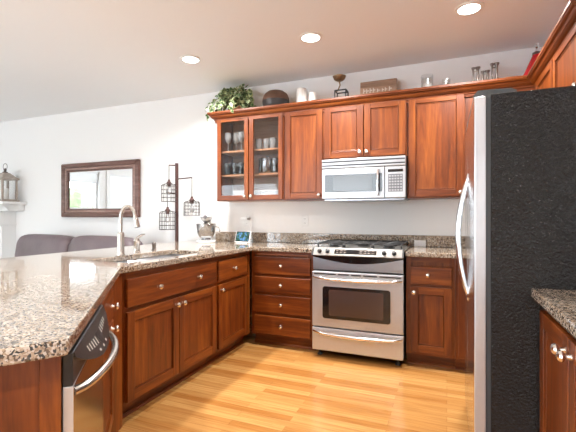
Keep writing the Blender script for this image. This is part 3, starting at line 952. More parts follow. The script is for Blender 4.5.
# ------------------------------------------------------------------ microwave
MX0, MX1, MY, MZ0, MZ1 = -1.066, -0.324, 3.445, 1.350, 1.715
t = thing('microwave', 'stainless over-the-range microwave mounted beneath the short wall cabinet', 'microwave', ((MX0 + MX1) / 2, 3.64, MZ0))
bm = nb(); box(bm, MX0, MX1, MY + 0.022, WB - 0.002, MZ0, MZ1); obj('body', bm, M_GREY, t)
bm = nb(); bbox(bm, MX0, MX1, MY - 0.004, MY + 0.021, 1.632, 1.714, 0.004); VG = obj('vent_grille', bm, M_STEELM, t)
bm = nb()
for z in (1.650, 1.684): box(bm, MX0 + 0.004, MX1 - 0.004, MY - 0.0055, MY - 0.0042, z, z + 0.011)
obj('vent_slot', bm, M_BLACK, VG)
bm = nb(); bbox(bm, MX0, -0.502, MY, MY + 0.021, MZ0 + 0.006, 1.628, 0.004); MD = obj('door', bm, M_STEELM, t)
bm = nb(); prism(bm, rrect(MX0 + 0.028, -0.520, 1.414, 1.572, 0.006), MY - 0.0025, MY - 0.0003, 'y'); MW = obj('window', bm, M_BLACKG, MD)
bm = nb(); prism(bm, rrect(MX0 + 0.105, -0.605, 1.424, 1.562, 0.015), MY - 0.0032, MY - 0.0026, 'y'); obj('mesh_screen', bm, mat('microwave_screen', (0.11, 0.115, 0.12), 0.18, 0.3), MW)
bm = nb(); tube(bm, [(-0.553, MY, 1.600), (-0.553, MY - 0.032, 1.594), (-0.553, MY - 0.036, 1.56), (-0.553, MY - 0.037, 1.49), (-0.553, MY - 0.036, 1.42), (-0.553, MY - 0.032, 1.386), (-0.553, MY, 1.380)], 0.011, 10)
obj('handle', bm, M_BRIGHT, MD, smooth=True)
bm = nb(); bbox(bm, -0.498, MX1, MY, MY + 0.021, MZ0 + 0.006, 1.628, 0.004); CP = obj('control_panel', bm, M_STEELM, t)
bm = nb(); box(bm, -0.472, -0.346, MY - 0.0015, MY - 0.0002, 1.578, 1.602); obj('display', bm, M_BLACKG, CP)
bm = nb(); box(bm, -0.470, -0.348, MY - 0.0012, MY - 0.0002, 1.408, 1.560); KP = obj('keypad', bm, mat('keypad_grey', (0.09, 0.09, 0.10), 0.4), CP)
bm = nb()
for i in range(5):
    for j in range(6):
        x = -0.464 + i * 0.0235; z = 1.414 + j * 0.0245
        box(bm, x, x + 0.017, MY - 0.0022, MY - 0.0013, z, z + 0.015)
obj('keys', bm, mat('key_print', (0.30, 0.30, 0.31), 0.5), KP)
bm = nb(); box(bm, MX0 + 0.02, MX1 - 0.01, MY + 0.02, 3.80, MZ0 - 0.012, MZ0 - 0.0005); obj('underside', bm, M_STEELD, t)

# ------------------------------------------------------------------ refrigerator
FX0, FXD, FY0, FY1, FH = 0.168, 0.105, 1.800, 2.705, 1.70
t = thing('refrigerator', 'side-by-side stainless refrigerator with pebbled black side', 'refrigerator', (0.5, 2.25, 0))
bm = nb(); box(bm, FX0, WR - 0.03, FY0, FY1, 0.02, FH); obj('body', bm, M_PEB, t, bev=0.004)
bm = nb(); box(bm, 0.152, FX0 - 0.0005, FY0 + 0.006, FY1 - 0.006, 0.06, FH - 0.012); obj('gasket', bm, M_GASKET, t)
SPL = 2.345
def door_faces(bm):
    bm.normal_update()
    for f in bm.faces: f.material_index = 0 if abs(f.normal.x) > 0.7 else 1
bm = nb(); bbox(bm, FXD, 0.1515, FY0 + 0.001, SPL - 0.003, 0.055, FH - 0.004, 0.006); door_faces(bm); D1 = obj('door', bm, [M_STEELF, M_STEEL], t)
bm = nb(); bbox(bm, FXD, 0.1515, SPL + 0.003, FY1 - 0.001, 0.055, FH - 0.004, 0.006); door_faces(bm); D2 = obj('door', bm, [M_STEELF, M_STEEL], t)
def fhandle(y, parent):
    pts = []; rs = []
    for k in range(25):
        u = k / 24; b = math.sin(PI * u)
        pts.append((FXD + 0.004 - 0.052 * b ** 0.8, y, 0.775 + u * 0.62)); rs.append(0.0125 + 0.002 * b)
    bm = nb(); tube(bm, pts, rs, 12)
    for z in (0.775, 1.395): ball(bm, (FXD + 0.002, y, z), 0.010, 0.018, 0.035)
    obj('handle', bm, M_BRIGHT, parent, smooth=True)
fhandle(SPL - 0.045, D1); fhandle(SPL + 0.045, D2)
bm = nb(); prism(bm, [(0.110, FH + 0.0), (0.110, FH + 0.028), (0.125, FH + 0.044), (0.25, FH + 0.040), (0.272, FH + 0.030), (0.272, FH)], 1.88, 2.64, 'y'); obj('hinge_cover', bm, mat('hinge_grey', (0.085, 0.09, 0.092), 0.55), t)
bm = nb(); box(bm, 0.13, 0.20, FY0 + 0.02, FY1 - 0.02, 0.0, 0.05); obj('toe_grille', bm, M_BLACK, t)
bm = nb()
for x in (0.25, 0.88):
    for y in (1.86, 2.64): lathe(bm, [(0, 0), (0.025, 0), (0.025, 0.02), (0, 0.02)], (x, y, 0), 12)
obj('foot', bm, M_BLACK, t)

# ------------------------------------------------------------------ things on the worktop
t = thing('stand_mixer', 'white stand mixer with steel bowl on the corner of the granite worktop', 'mixer', (-2.425, 3.60, CT), R(29))
bm = nb(); prism(bm, rrect(-0.10, 0.10, -0.17, 0.15, 0.09, 8), 0, 0.022); obj('base', bm, M_WHITE, t, True, bev=0.006, smooth=True)
bm = nb()
tube(bm, [(0, 0.105, 0.02), (0, 0.105, 0.08), (0, 0.10, 0.16), (0, 0.085, 0.23)], [0.055, 0.043, 0.040, 0.045], 18); obj('column', bm, M_WHITE, t, True, smooth=True)
bm = nb(); ball(bm, (0, -0.02, 0.280), 0.062, 0.17, 0.064, power=0.9); HD = obj('head', bm, M_WHITE, t, True, smooth=True)
bm = nb(); tube(bm, [(0.0615 * math.cos(2 * PI * k / 40), -0.02 + 0.170 * math.sin(2 * PI * k / 40), 0.268) for k in range(40)], 0.005, 6, closed=True)
obj('trim_band', bm, M_STEELD, HD, True, smooth=True)
bm = nb(); M = Matrix.Rotation(R(90), 4, 'X'); lathe(bm, [(0, 0), (0.022, 0), (0.020, 0.012), (0, 0.014)], (0, -0.182, 0.275), 18, M); obj('hub_cap', bm, M_STEELD, HD, True, smooth=True)
bm = nb(); lathe(bm, [(0, 0), (0.022, 0), (0.018, -0.03), (0.010, -0.04), (0.008, -0.07), (0, -0.07)], (0, -0.11, 0.238), 16); obj('beater_shaft', bm, M_STEELD, HD, True, smooth=True)
bm = nb(); lathe(bm, [(0, 0.024), (0.048, 0.024), (0.052, 0.034), (0.046, 0.042), (0.070, 0.060), (0.092, 0.10), (0.100, 0.15), (0.104, 0.196), (0.109, 0.198), (0.107, 0.202), (0.100, 0.198), (0.096, 0.15), (0.088, 0.10), (0.066, 0.062), (0, 0.05)], (0, -0.075, 0), 32)
BW = obj('bowl', bm, mat('bowl_steel', (0.50, 0.50, 0.51), 0.12, 1.0), t, True, smooth=True)
bm = nb(); tube(bm, [(0.098, -0.075, 0.17), (0.135, -0.08, 0.165), (0.145, -0.08, 0.13), (0.132, -0.08, 0.10), (0.092, -0.075, 0.105)], 0.007, 8); obj('bowl_handle', bm, M_BRIGHT, BW, True, smooth=True)

t = thing('smart_display', 'small smart display with landscape picture on the worktop corner', 'display', (-1.995, 3.61, CT), R(-4))
T = Matrix.Rotation(R(-18), 4, 'X')
bm = nb(); tmp = nb(); bbox(tmp, -0.092, 0.092, -0.006, 0.006, 0.004, 0.128, 0.004); merge(bm, tmp, T); DSP = obj('housing', bm, M_PLAST, t, True)
bm = nb(); tmp = nb(); box(tmp, -0.084, 0.084, -0.0075, -0.0062, 0.014, 0.124); merge(bm, tmp, T); BZ = obj('bezel', bm, M_BLACKG, DSP, True)
bm = nb(); tmp = nb(); box(tmp, -0.074, 0.074, -0.0085, -0.0077, 0.024, 0.114); merge(bm, tmp, T); obj('screen', bm, M_SCREEN, DSP, True)
bm = nb(); prism(bm, [(-0.012, 0.0), (0.075, 0.0), (0.055, 0.05), (0.032, 0.085), (0.012, 0.03)], -0.06, 0.06, 'x'); obj('stand', bm, M_PLAST, t, True, bev=0.005)

def outlet(x, z, label):
    t = thing('wall_outlet', label, 'outlet', (x, WB, z))
    bm = nb(); bbox(bm, -0.037, 0.037, -0.006, -0.0005, -0.060, 0.060, 0.003); obj('cover_plate', bm, M_PLAST, t, True)
    for dz in (-0.022, 0.022):
        bm = nb(); prism(bm, rrect(-0.016, 0.016, dz - 0.014, dz + 0.014, 0.006), -0.0078, -0.0062, 'y'); r = obj('socket', bm, M_TRIM, t, True)
        bm = nb(); box(bm, -0.008, -0.005, -0.0083, -0.0079, dz - 0.006, dz + 0.006); box(bm, 0.005, 0.008, -0.0083, -0.0079, dz - 0.005, dz + 0.005); obj('slot', bm, M_GREY, r, True)
    return t
outlet(-1.375, 1.146, 'white double outlet on the back wall left of the range')
outlet(-2.060, 1.140, 'white double outlet behind the smart display')
outlet(-5.47, 1.165, 'white outlet on the living room wall beside the fireplace mantel') if False else None
t = thing('power_adapter', 'white plug adapter in the outlet above the smart display', 'plug', (-2.060, WB - 0.009, 1.165))
bm = nb(); bbox(bm, -0.055, 0.020, -0.035, 0, -0.012, 0.018, 0.004); obj('plug_body', bm, M_PLAST, t, True)
bm = nb(); bbox(bm, 0.0215, 0.050, -0.032, 0, -0.010, 0.016, 0.004); obj('plug_end', bm, mat('taupe_plastic', (0.33, 0.29, 0.26), 0.5), t, True)
bm = nb(); tube(bm, [(0.05, -0.015, 0.0), (0.062, -0.015, -0.02), (0.066, -0.02, -0.08), (0.064, -0.03, -0.125)], 0.003, 6); obj('cord', bm, M_PLAST, t, True, smooth=True)

bm = nb(); tmp = nb(); box(tmp, -0.045, 0.055, -0.003, 0.003, 0.0, 0.058); merge(bm, tmp, Matrix.Rotation(R(-8), 4, 'X'))
single('white_rectangle', 'small blank white card leaning on the backsplash right of the range', 'rectangle', (-0.235, 3.800, CT + 0.001), bm, M_PLAST)  # plain thin white box standing on the worktop

# ------------------------------------------------------------------ things on top of the wall cabinets
TZ = UT + 0.001
# ivy
t = thing('potted_ivy', 'trailing variegated ivy in a terracotta pot at the left end of cabinet tops', 'plant', (-2.10, 3.665, TZ))
bm = nb(); lathe(bm, [(0, 0), (0.060, 0), (0.078, 0.095), (0.084, 0.097), (0.085, 0.118), (0.076, 0.118), (0.07, 0.095), (0, 0.09)], (0, 0, 0), 24); obj('pot', bm, M_TERRA, t, True, smooth=True)
rnd = random.Random(3)
bl = nb(); bs = nb()
def leaf(p, out, size):
    up = Vector((rnd.uniform(-.6, .6), rnd.uniform(-1.0, 0.1), rnd.uniform(0.0, 1)))
    d = (out + Vector((rnd.uniform(-.6, .6), rnd.uniform(-.6, .6), rnd.uniform(-.7, .3)))).normalized()
    s = d.cross(up).normalized(); n_ = s.cross(d).normalized()
    shape = [(0, 0), (0.28, 0.42), (0.62, 0.34), (1, 0), (0.62, -0.34), (0.28, -0.42)]
    inner = [(0.06, 0), (0.29, 0.33), (0.61, 0.26), (0.92, 0), (0.61, -0.26), (0.29, -0.33)]
    def P(a, b, h): return p + d * (a * size) + s * (b * size) + n_ * (h - 0.25 * a * a * size + abs(b) * size * 0.25)
    O = [bl.verts.new(P(a, b, 0)) for a, b in shape]; I = [bl.verts.new(P(a, b, 0.0008)) for a, b in inner]
    for k in range(6):
        f = bl.faces.new((O[k], O[(k + 1) % 6], I[(k + 1) % 6], I[k])); f.material_index = 1
    f = bl.faces.new(I); f.material_index = 0 if rnd.random() < 0.80 else 1
for k in range(78):
    a = rnd.uniform(0, 2 * PI); ln = rnd.uniform(0.12, 0.27); rise = rnd.uniform(0.05, 0.235)
    sx = math.cos(a) * ln; sy = math.sin(a) * ln * 0.62 - 0.02
    if sy > 0.14: sy = 0.14
    pts = []
    for j in range(7):
        u = j / 6
        pts.append(Vector((sx * u, sy * u, 0.11 + rise * math.sin(PI * 0.60 * u) * 1.05 - 0.09 * u * u * (ln / 0.2))))
    pts = [Vector((q.x, q.y, max(q.z, 0.05))) for q in pts]
    tube(bs, pts, 0.0016, 5)
    for j in range(1, 7):
        out = (pts[j] - pts[j - 1]).normalized()
        for _ in range(2): leaf(pts[j] + Vector((rnd.uniform(-.016, .016), rnd.uniform(-.016, .016), rnd.uniform(-.008, .014))), out, rnd.uniform(0.034, 0.056))
# hanging strands over the crown
for pts in ([(-0.10, -0.06, 0.16), (-0.20, -0.10, 0.18), (-0.26, -0.12, 0.15), (-0.29, -0.13, 0.10)],
            [(0.05, -0.10, 0.16), (0.08, -0.19, 0.15), (0.085, -0.235, 0.09), (0.09, -0.245, 0.02)],
            [(-0.08, -0.10, 0.15), (-0.16, -0.20, 0.12), (-0.19, -0.24, 0.06)],
            [(-0.16, -0.06, 0.13), (-0.25, -0.08, 0.12), (-0.285, -0.10, 0.05), (-0.290, -0.10, 0.0)]):
    pts = [Vector(q) for q in pts]; tube(bs, pts, 0.0016, 5)
    for j in range(1, len(pts)):
        for q in (0.3, 0.65, 1.0):
            leaf(pts[j - 1].lerp(pts[j], q), (pts[j] - pts[j - 1]).normalized(), rnd.uniform(0.028, 0.042))
obj('foliage', bl, [M_LEAFG, M_LEAFC], t, True); obj('vines', bs, M_VINE, t, True)

t = thing('stoneware_vessel', 'round brown stoneware vessel with dark lower half right of the ivy', 'vessel', (-1.628, 3.665, TZ))
bm = nb(); lathe(bm, [(0, 0), (0.085, 0), (0.125, 0.05), (0.138, 0.10), (0.1395, 0.128)], (0, 0, 0), 32); obj('lower_bowl', bm, M_STONED, t, True, smooth=True)
bm = nb(); lathe(bm, [(0.1400, 0.1285), (0.136, 0.16), (0.118, 0.20), (0.085, 0.226), (0.05, 0.236), (0, 0.238)], (0, 0, 0), 32); obj('upper_shell', bm, M_STONE, t, True, smooth=True)

def candle(x, y, r, h, label):
    t = thing('pillar_candle', label, 'candle', (x, y, TZ))
    bm = nb(); lathe(bm, [(0, 0), (r, 0), (r, h - 0.006), (r - 0.005, h), (r - 0.012, h - 0.004), (0, h - 0.008)], (0, 0, 0), 24); obj('wax', bm, M_WAX, t, True, smooth=True)
    bm = nb(); tube(bm, [(0, 0, h - 0.008), (0.001, 0, h + 0.008)], 0.0012, 5); obj('wick', bm, M_BLACK, t, True)
    return t
candle(-1.337, 3.64, 0.052, 0.215, 'taller white pillar candle beside the brown vessel')
candle(-1.225, 3.64, 0.038, 0.165, 'shorter white pillar candle nearest the bowl sculpture')

t = thing('bowl_sculpture', 'small aged brass bowl on a square dark wire stand', 'ornament', (-0.945, 3.655, TZ))
bm = nb(); lathe(bm, [(0, 0.246), (0.028, 0.250), (0.052, 0.266), (0.064, 0.294), (0.060, 0.296), (0.048, 0.272), (0.025, 0.258), (0, 0.255)], (-0.012, 0, 0), 26); obj('bowl', bm, M_BRASS, t, True, smooth=True)
bm = nb(); tube(bm, [(-0.012, 0, 0.246), (-0.004, 0, 0.21), (-0.022, 0, 0.17), (-0.04, 0, 0.150)], 0.007, 8); obj('stem', bm, M_BRASS, t, True, smooth=True)
bm = nb()
for x in (-0.045, 0.062):
    for y in (-0.045, 0.045): tube(bm, [(x, y, 0.004), (x, y, 0.148)], 0.0065, 6)
for z in (0.006, 0.148):
    tube(bm, [(-0.045, -0.045, z), (0.062, -0.045, z)], 0.0065, 6); tube(bm, [(-0.045, 0.045, z), (0.062, 0.045, z)], 0.0065, 6)
    tube(bm, [(-0.045, -0.045, z), (-0.045, 0.045, z)], 0.0065, 6); tube(bm, [(0.062, -0.045, z), (0.062, 0.045, z)], 0.0065, 6)
obj('stand', bm, M_IRON, t, True)

t = thing('wooden_sign', 'weathered wooden plank sign with faded lettering on the cabinet tops', 'sign', (-0.603, 3.73, TZ))
TS = Matrix.Rotation(R(-6), 4, 'X')
bm = nb()
for k in range(4):
    tmp = nb(); bbox(tmp, -0.170, 0.170, -0.009, 0.009, 0.001 + k * 0.0600, 0.0605 + k * 0.0600, 0.002); merge(bm, tmp, TS)
for f in bm.faces: f.material_index = int((f.calc_center_median().z * 1.005) / 0.0603) % 2
SG = obj('planks', bm, [M_SIGN, M_SIGND], t, True)
bm = nb()
x = -0.14
while x < 0.13:      # illegible brush-stroke lettering
    w_ = rnd.uniform(0.020, 0.034); hgt = rnd.uniform(0.030, 0.048)
    tmp = nb(); box(tmp, x, x + w_ * 0.35, -0.0100, -0.0092, 0.125, 0.125 + hgt)
    box(tmp, x + w_ * 0.36, x + w_, -0.0100, -0.0092, 0.125 + hgt * 0.4, 0.125 + hgt * 0.65)
    merge(bm, tmp, TS); x += w_ + rnd.choice([0.006, 0.007, 0.016])
obj('lettering', bm, mat('faded_paint', (0.85, 0.80, 0.72), 0.8), SG, True)

def cylinder_glass(x, y, r, h, label, candle_h):
    t = thing('glass_candle_holder', label, 'candle holder', (x, y, TZ))
    bm = nb(); lathe(bm, [(0, 0), (r, 0), (r, h), (r - 0.003, h), (r - 0.003, 0.006), (0, 0.006)], (0, 0, 0), 26); obj('glass', bm, M_CYL, t, True, smooth=True)
    bm = nb(); lathe(bm, [(0, 0.0065), (r * 0.72, 0.0065), (r * 0.72, candle_h), (0, candle_h)], (0, 0, 0), 20); obj('candle', bm, M_WAX, t, True, smooth=True)
cylinder_glass(-0.163, 3.66, 0.052, 0.195, 'taller clear glass candle cylinder right of the wooden sign', 0.12)
cylinder_glass(-0.003, 3.66, 0.034, 0.140, 'smaller clear glass candle cylinder nearest the three pewter ornaments', 0.09)

def pewter(x, y, h, label):
    t = thing('pewter_candlestick', label, 'candlestick', (x, y, TZ), 0, 'pewter ornaments above the refrigerator corner')
    for dx, r in ((-0.016, 0.0075), (0.018, 0.0105)):
        bm = nb(); lathe(bm, [(0, 0), (r * 1.5, 0), (r * 1.4, 0.006), (r, 0.012), (r * 0.9, h * 0.8), (r * 1.1, h * 0.88), (r * 1.9, h * 0.94), (r * 2.0, h * 0.985), (r * 1.2, h), (0, h * 0.99)], (dx, 0, 0), 14)
        obj('stem', bm, M_PEWTER, t, True, smooth=True)
    bm = nb(); box(bm, -0.016, 0.018, -0.004, 0.004, h * 0.80, h * 0.84); obj('crossbar', bm, M_PEWTER, t, True)
pewter(0.222, 3.62, 0.200, 'twin-stemmed pewter candlestick left of the shortest one on cabinet tops')
pewter(0.292, 3.61, 0.158, 'shortest twin-stemmed pewter candlestick, in the middle of three')
pewter(0.362, 3.62, 0.215, 'tallest twin-stemmed pewter candlestick, nearest the red cone')

t = thing('cone_ornament', 'red cone-shaped ornament with silver finial in the cabinet-top corner', 'ornament', (0.672, 3.665, TZ))
bm = nb(); lathe(bm, [(0, 0), (0.125, 0), (0.128, 0.045), (0.118, 0.06), (0, 0.06)], (0, 0, 0), 28); obj('base', bm, M_STONED, t, True, smooth=True)
bm = nb(); lathe(bm, [(0, 0.0605), (0.114, 0.0605), (0.030, 0.250), (0, 0.250)], (0, 0, 0), 28); obj('cone', bm, M_RED, t, True, smooth=True)
bm = nb(); lathe(bm, [(0, 0.2505), (0.033, 0.2505), (0.033, 0.268), (0.018, 0.278), (0, 0.278)], (0, 0, 0), 18); obj('collar', bm, M_PEWTER, t, True, smooth=True)
bm = nb(); lathe(bm, [(0, 0.2785), (0.006, 0.279), (0.006, 0.30), (0.016, 0.312), (0.008, 0.326), (0.014, 0.338), (0, 0.35)], (0, 0, 0), 14); obj('finial', bm, M_BRIGHT, t, True, smooth=True)

# ------------------------------------------------------------------ glassware in the glazed cabinet
def goblet(h, r):
    bm = nb(); lathe(bm, [(0, 0), (r * 0.85, 0), (r * 0.8, 0.004), (0.005, 0.012), (0.004, h * 0.42), (r * 0.6, h * 0.50), (r, h * 0.70), (r * 0.9, h), (r * 0.86, h), (r * 0.94, h * 0.70), (r * 0.5, h * 0.52), (0, h * 0.47)], seg=18); return bm
def tumbler(h, r):
    bm = nb(); lathe(bm, [(0, 0), (r * 0.82, 0), (r, h), (r * 0.95, h), (r * 0.78, 0.008), (0, 0.008)], seg=18); return bm
def mug(h, r):
    bm = nb(); lathe(bm, [(0, 0), (r * 0.9, 0), (r, h * 0.2), (r, h), (r * 0.93, h), (r * 0.92, 0.01), (0, 0.01)], seg=18); return bm
gx0 = -2.252
def row(first, spots, z, name, labels, cat, group):
    for i, (dx, y) in enumerate(spots):
        o = first if i == 0 else first.copy()
        if i: C.objects.link(o)
        o.location = (gx0 + dx, y, z); o['label'] = labels; o['category'] = cat; o['group'] = group
g = obj('wine_glass', goblet(0.20, 0.036), M_TUMB, None, True, smooth=True)
row(g, [(0.085, 3.62), (0.165, 3.66), (0.245, 3.62), (0.325, 3.66), (0.10, 3.74), (0.28, 3.75)], SH[1] + 0.0005, 'wine_glass', 'clear stemmed glass on the upper shelf behind left glazed door', 'glass', 'stemmed glasses on the upper shelf')
g = obj('glass_tumbler', tumbler(0.105, 0.036), M_TUMB, None, True, smooth=True)
row(g, [(0.455, 3.61), (0.535, 3.63), (0.615, 3.61), (0.695, 3.63), (0.49, 3.73), (0.58, 3.74), (0.67, 3.73)], SH[1] + 0.0005, 'glass_tumbler', 'clear tumbler on the upper shelf behind right glazed door', 'glass', 'tumblers on the upper shelf')
g = obj('smoked_tumbler', tumbler(0.125, 0.034), M_SMOKE, None, True, smooth=True)
row(g, [(0.08, 3.61), (0.165, 3.63), (0.25, 3.61), (0.325, 3.63), (0.12, 3.72), (0.21, 3.73)], SH[0] + 0.0005, 'smoked_tumbler', 'smoked tumbler on the lower shelf behind left glazed door', 'glass', 'smoked tumblers on the lower shelf')
M_POT = mat('dark_pan_steel', (0.33, 0.33, 0.34), 0.14, 1.0)
t = thing('stock_pot', 'dark polished steel canister on the lower shelf behind right glazed door', 'pot', (gx0 + 0.515, 3.69, SH[0] + 0.0005))
bm = nb(); lathe(bm, [(0, 0), (0.085, 0), (0.092, 0.01), (0.092, 0.15), (0, 0.15)], seg=28); obj('body', bm, M_POT, t, True, smooth=True)
bm = nb(); lathe(bm, [(0, 0.1505), (0.094, 0.1505), (0.094, 0.156), (0.06, 0.172), (0.014, 0.176), (0.014, 0.19), (0, 0.192)], seg=28); obj('lid', bm, M_POT, t, True, smooth=True)
g = obj('steel_cup', mug(0.075, 0.038), M_POT, None, True, smooth=True)
for i, dz in enumerate((0, 0.0755)):
    for j, dx in enumerate((0.655, 0.715)):
        o = g if (i == 0 and j == 0) else g.copy()
        if o is not g: C.objects.link(o)
        o.location = (gx0 + dx - (0.022 if j == 0 else 0.0), 3.625 + 0.09 * j, SH[0] + 0.0005 + dz)
        o['label'] = '%s dark steel cup stacked %s right of the canister on lower shelf' % (('front', 'rear')[j], ('underneath', 'on top')[i]); o['category'] = 'cup'; o['group'] = 'steel cups on the lower shelf'
t = thing('storage_box', 'pale storage box on the cabinet floor behind the glazed doors', 'box', (gx0 + 0.41, 3.70, UB + 0.0205))
bm = nb(); bbox(bm, -0.26, 0.30, -0.09, 0.09, 0, 0.075, 0.006); obj('box_body', bm, mat('pale_blue_box', (0.62, 0.68, 0.74), 0.5), t, True)
bm = nb(); bbox(bm, -0.265, 0.305, -0.095, 0.095, 0.0755, 0.092, 0.005); obj('box_lid', bm, M_PLAST, t, True)

# ------------------------------------------------------------------ living room side
# wall mirror
mx0, mx1, mz0, mz1 = -4.935, -3.567, 1.182, 1.912
t = thing('wall_mirror', 'wide wall mirror in a brown wooden frame above the sofa', 'mirror', ((mx0 + mx1) / 2, WB, mz0))
def frame(bm, x0, x1, z0, z1, w, y0, y1):
    a, b = (x0, z0, x1, z1), (x0 + w, z0 + w, x1 - w, z1 - w)
    for poly in ([(a[0], a[1]), (a[2], a[1]), (b[2], b[1]), (b[0], b[1])], [(a[2], a[1]), (a[2], a[3]), (b[2], b[3]), (b[2], b[1])],
                 [(a[2], a[3]), (a[0], a[3]), (b[0], b[3]), (b[2], b[3])], [(a[0], a[3]), (a[0], a[1]), (b[0], b[1]), (b[0], b[3])]):
        prism(bm, poly, y0, y1, 'y')
bm = nb(); frame(bm, mx0, mx1, mz0, mz1, 0.062, WB - 0.050, WB - 0.001); obj('outer_frame', bm, M_FRAMEW, t, bev=0.012)
bm = nb(); frame(bm, mx0 + 0.0625, mx1 - 0.0625, mz0 + 0.0625, mz1 - 0.0625, 0.030, WB - 0.042, WB - 0.001); obj('middle_frame', bm, M_FRAMEL, t, bev=0.008)
bm = nb(); frame(bm, mx0 + 0.093, mx1 - 0.093, mz0 + 0.093, mz1 - 0.093, 0.020, WB - 0.032, WB - 0.001); obj('inner_frame', bm, M_FRAMEW, t, bev=0.004)
bm = nb(); box(bm, mx0 + 0.10, mx1 - 0.10, WB - 0.014, WB - 0.002, mz0 + 0.10, mz1 - 0.10); obj('mirror_glass', bm, M_MIRROR, t)

# sofa against the back wall
SX0, SX1 = -5.38, -2.98
t = thing('sofa', 'grey-mauve leather sofa under the mirror behind the peninsula', 'sofa', ((SX0 + SX1) / 2, 3.4, 0))
bm = nb(); bbox(bm, SX0, SX1, 2.90, 3.74, 0.06, 0.30, 0.03, 3); obj('frame', bm, M_SOFA, t, smooth=True)
for x0 in (SX0 + 0.001, SX1 - 0.221):
    bm = nb(); bbox(bm, x0, x0 + 0.22, 2.88, 3.60, 0.301, 0.64, 0.06, 4); obj('arm', bm, M_SOFA, t, smooth=True)
bm = nb(); bbox(bm, SX0 + 0.225, SX1 - 0.225, 3.50, 3.74, 0.301, 0.80, 0.05, 3); obj('backrest', bm, M_SOFA, t, smooth=True)
n = 3; wd = (SX1 - SX0 - 0.46) / 2
for k in range(2):
    x0 = SX0 + 0.23 + k * wd
    bm = nb(); bbox(bm, x0, x0 + wd - 0.004, 2.90, 3.34, 0.301, 0.46, 0.05, 4); obj('seat_cushion', bm, M_SOFA, t, smooth=True)
for k in range(2):
    x0, x1 = ((-5.13, -4.185), (-4.195, -3.20))[k]
    bm = nb(); ball(bm, ((x0 + x1) / 2, 3.40, 0.70), (x1 - x0) / 2, 0.155, 0.265, 28, 16, Matrix.Rotation(R(-8), 4, 'X'), power=0.42); obj('back_cushion', bm, M_SOFA, t, smooth=True)
for x in (SX0 + 0.08, SX1 - 0.08):
    for y in (2.97, 3.68):
        bm = nb(); lathe(bm, [(0, 0), (0.02, 0), (0.028, 0.06), (0, 0.06)], (x, y, 0), 12); obj('leg', bm, M_BLACK, t)

# fireplace surround
t = thing('fireplace_mantel', 'white painted fireplace surround with a deep mantel shelf', 'fireplace', (-6.52, WB, 0))
bm = nb(); box(bm, -7.3500, -5.6900, 3.50, WB - 0.001, 1.362, 1.402); obj('mantel_shelf', bm, M_TRIM, t, bev=0.006)
bm = nb(); n = 6
prof = [(3.52, 1.3615)] + [(3.545 + 0.065 * math.sin(k / n * PI / 2), 1.345 - 0.075 * (k / n)) for k in range(n + 1)] + [(WB - 0.002, 1.27), (WB - 0.002, 1.3615)]
prism(bm, prof, -7.2800, -5.7500, 'x'); obj('cove_molding', bm, M_TRIM, t)
bm = nb(); box(bm, -7.2200, -5.9400, 3.62, WB - 0.001, 1.06, 1.2695); obj('frieze', bm, M_TRIM, t, bev=0.004)
bm = nb(); box(bm, -7.2400, -5.9250, 3.605, WB - 0.0015, 1.062, 1.085); obj('frieze_bead', bm, M_TRIM, t, bev=0.004)
for x0, x1 in ((-7.2200, -6.9700), (-6.1900, -5.9400)):
    bm = nb(); box(bm, x0, x1, 3.64, WB - 0.001, 0.0, 1.0595)
    pl = obj('pilaster', bm, M_TRIM, t, bev=0.004)
    bm = nb(); frame(bm, x0 + 0.035, x1 - 0.035, 0.22, 1.0, 0.02, 3.632, 3.6399); obj('pilaster_molding', bm, M_TRIM, pl, bev=0.003)
bm = nb(); box(bm, -6.9695, -6.1905, 3.72, WB - 0.001, 0.0, 1.0595); fb = obj('surround', bm, mat('tile_surround', (0.45, 0.42, 0.38), 0.4), t)
bm = nb(); box(bm, -6.8400, -6.2000, 3.712, 3.7199, 0.05, 0.80); obj('firebox', bm, M_FIREBOX, fb)

# lantern on the mantel
t = thing('candle_lantern', 'weathered wooden lantern with a white candle on the mantel', 'lantern', (-5.885, 3.655, 1.4025))
bm = nb(); bbox(bm, -0.125, 0.125, -0.125, 0.125, 0, 0.022, 0.003); bbox(bm, -0.105, 0.105, -0.105, 0.105, 0.0225, 0.036, 0.003); obj('base', bm, M_LANT, t, True)
for sx in (-1, 1):
    for sy in (-1, 1):
        bm = nb(); bbox(bm, sx * 0.095 - 0.012, sx * 0.095 + 0.012, sy * 0.095 - 0.012, sy * 0.095 + 0.012, 0.0365, 0.315, 0.002); obj('post', bm, M_LANT, t, True)
bm = nb(); bbox(bm, -0.125, 0.125, -0.125, 0.125, 0.3155, 0.340, 0.003)
prism(bm, [(-0.11, -0.11), (0.11, -0.11), (0.11, 0.11), (-0.11, 0.11)], 0.3405, 0.350)
t2 = [bm.verts.new(v) for v in ((-0.10, -0.10, 0.351), (0.10, -0.10, 0.351), (0.10, 0.10, 0.351), (-0.10, 0.10, 0.351), (-0.04, -0.04, 0.415), (0.04, -0.04, 0.415), (0.04, 0.04, 0.415), (-0.04, 0.04, 0.415))]
for f in ((0, 1, 5, 4), (1, 2, 6, 5), (2, 3, 7, 6), (3, 0, 4, 7), (4, 5, 6, 7), (3, 2, 1, 0)): bm.faces.new([t2[i] for i in f])
obj('roof', bm, M_LANT, t, True)
bm = nb(); lathe(bm, [(0, 0.4155), (0.04, 0.4155), (0.03, 0.43), (0.012, 0.44), (0.022, 0.46), (0.010, 0.478), (0, 0.49)], seg=18); obj('finial', bm, M_PEWTER, t, True, smooth=True)
bm = nb(); tube(bm, [(0.045 * math.cos(2 * PI * k / 20), 0, 0.505 + 0.045 * math.sin(2 * PI * k / 20)) for k in range(20)], 0.004, 6, closed=True); obj('ring', bm, M_PEWTER, t, True, smooth=True)
bm = nb()
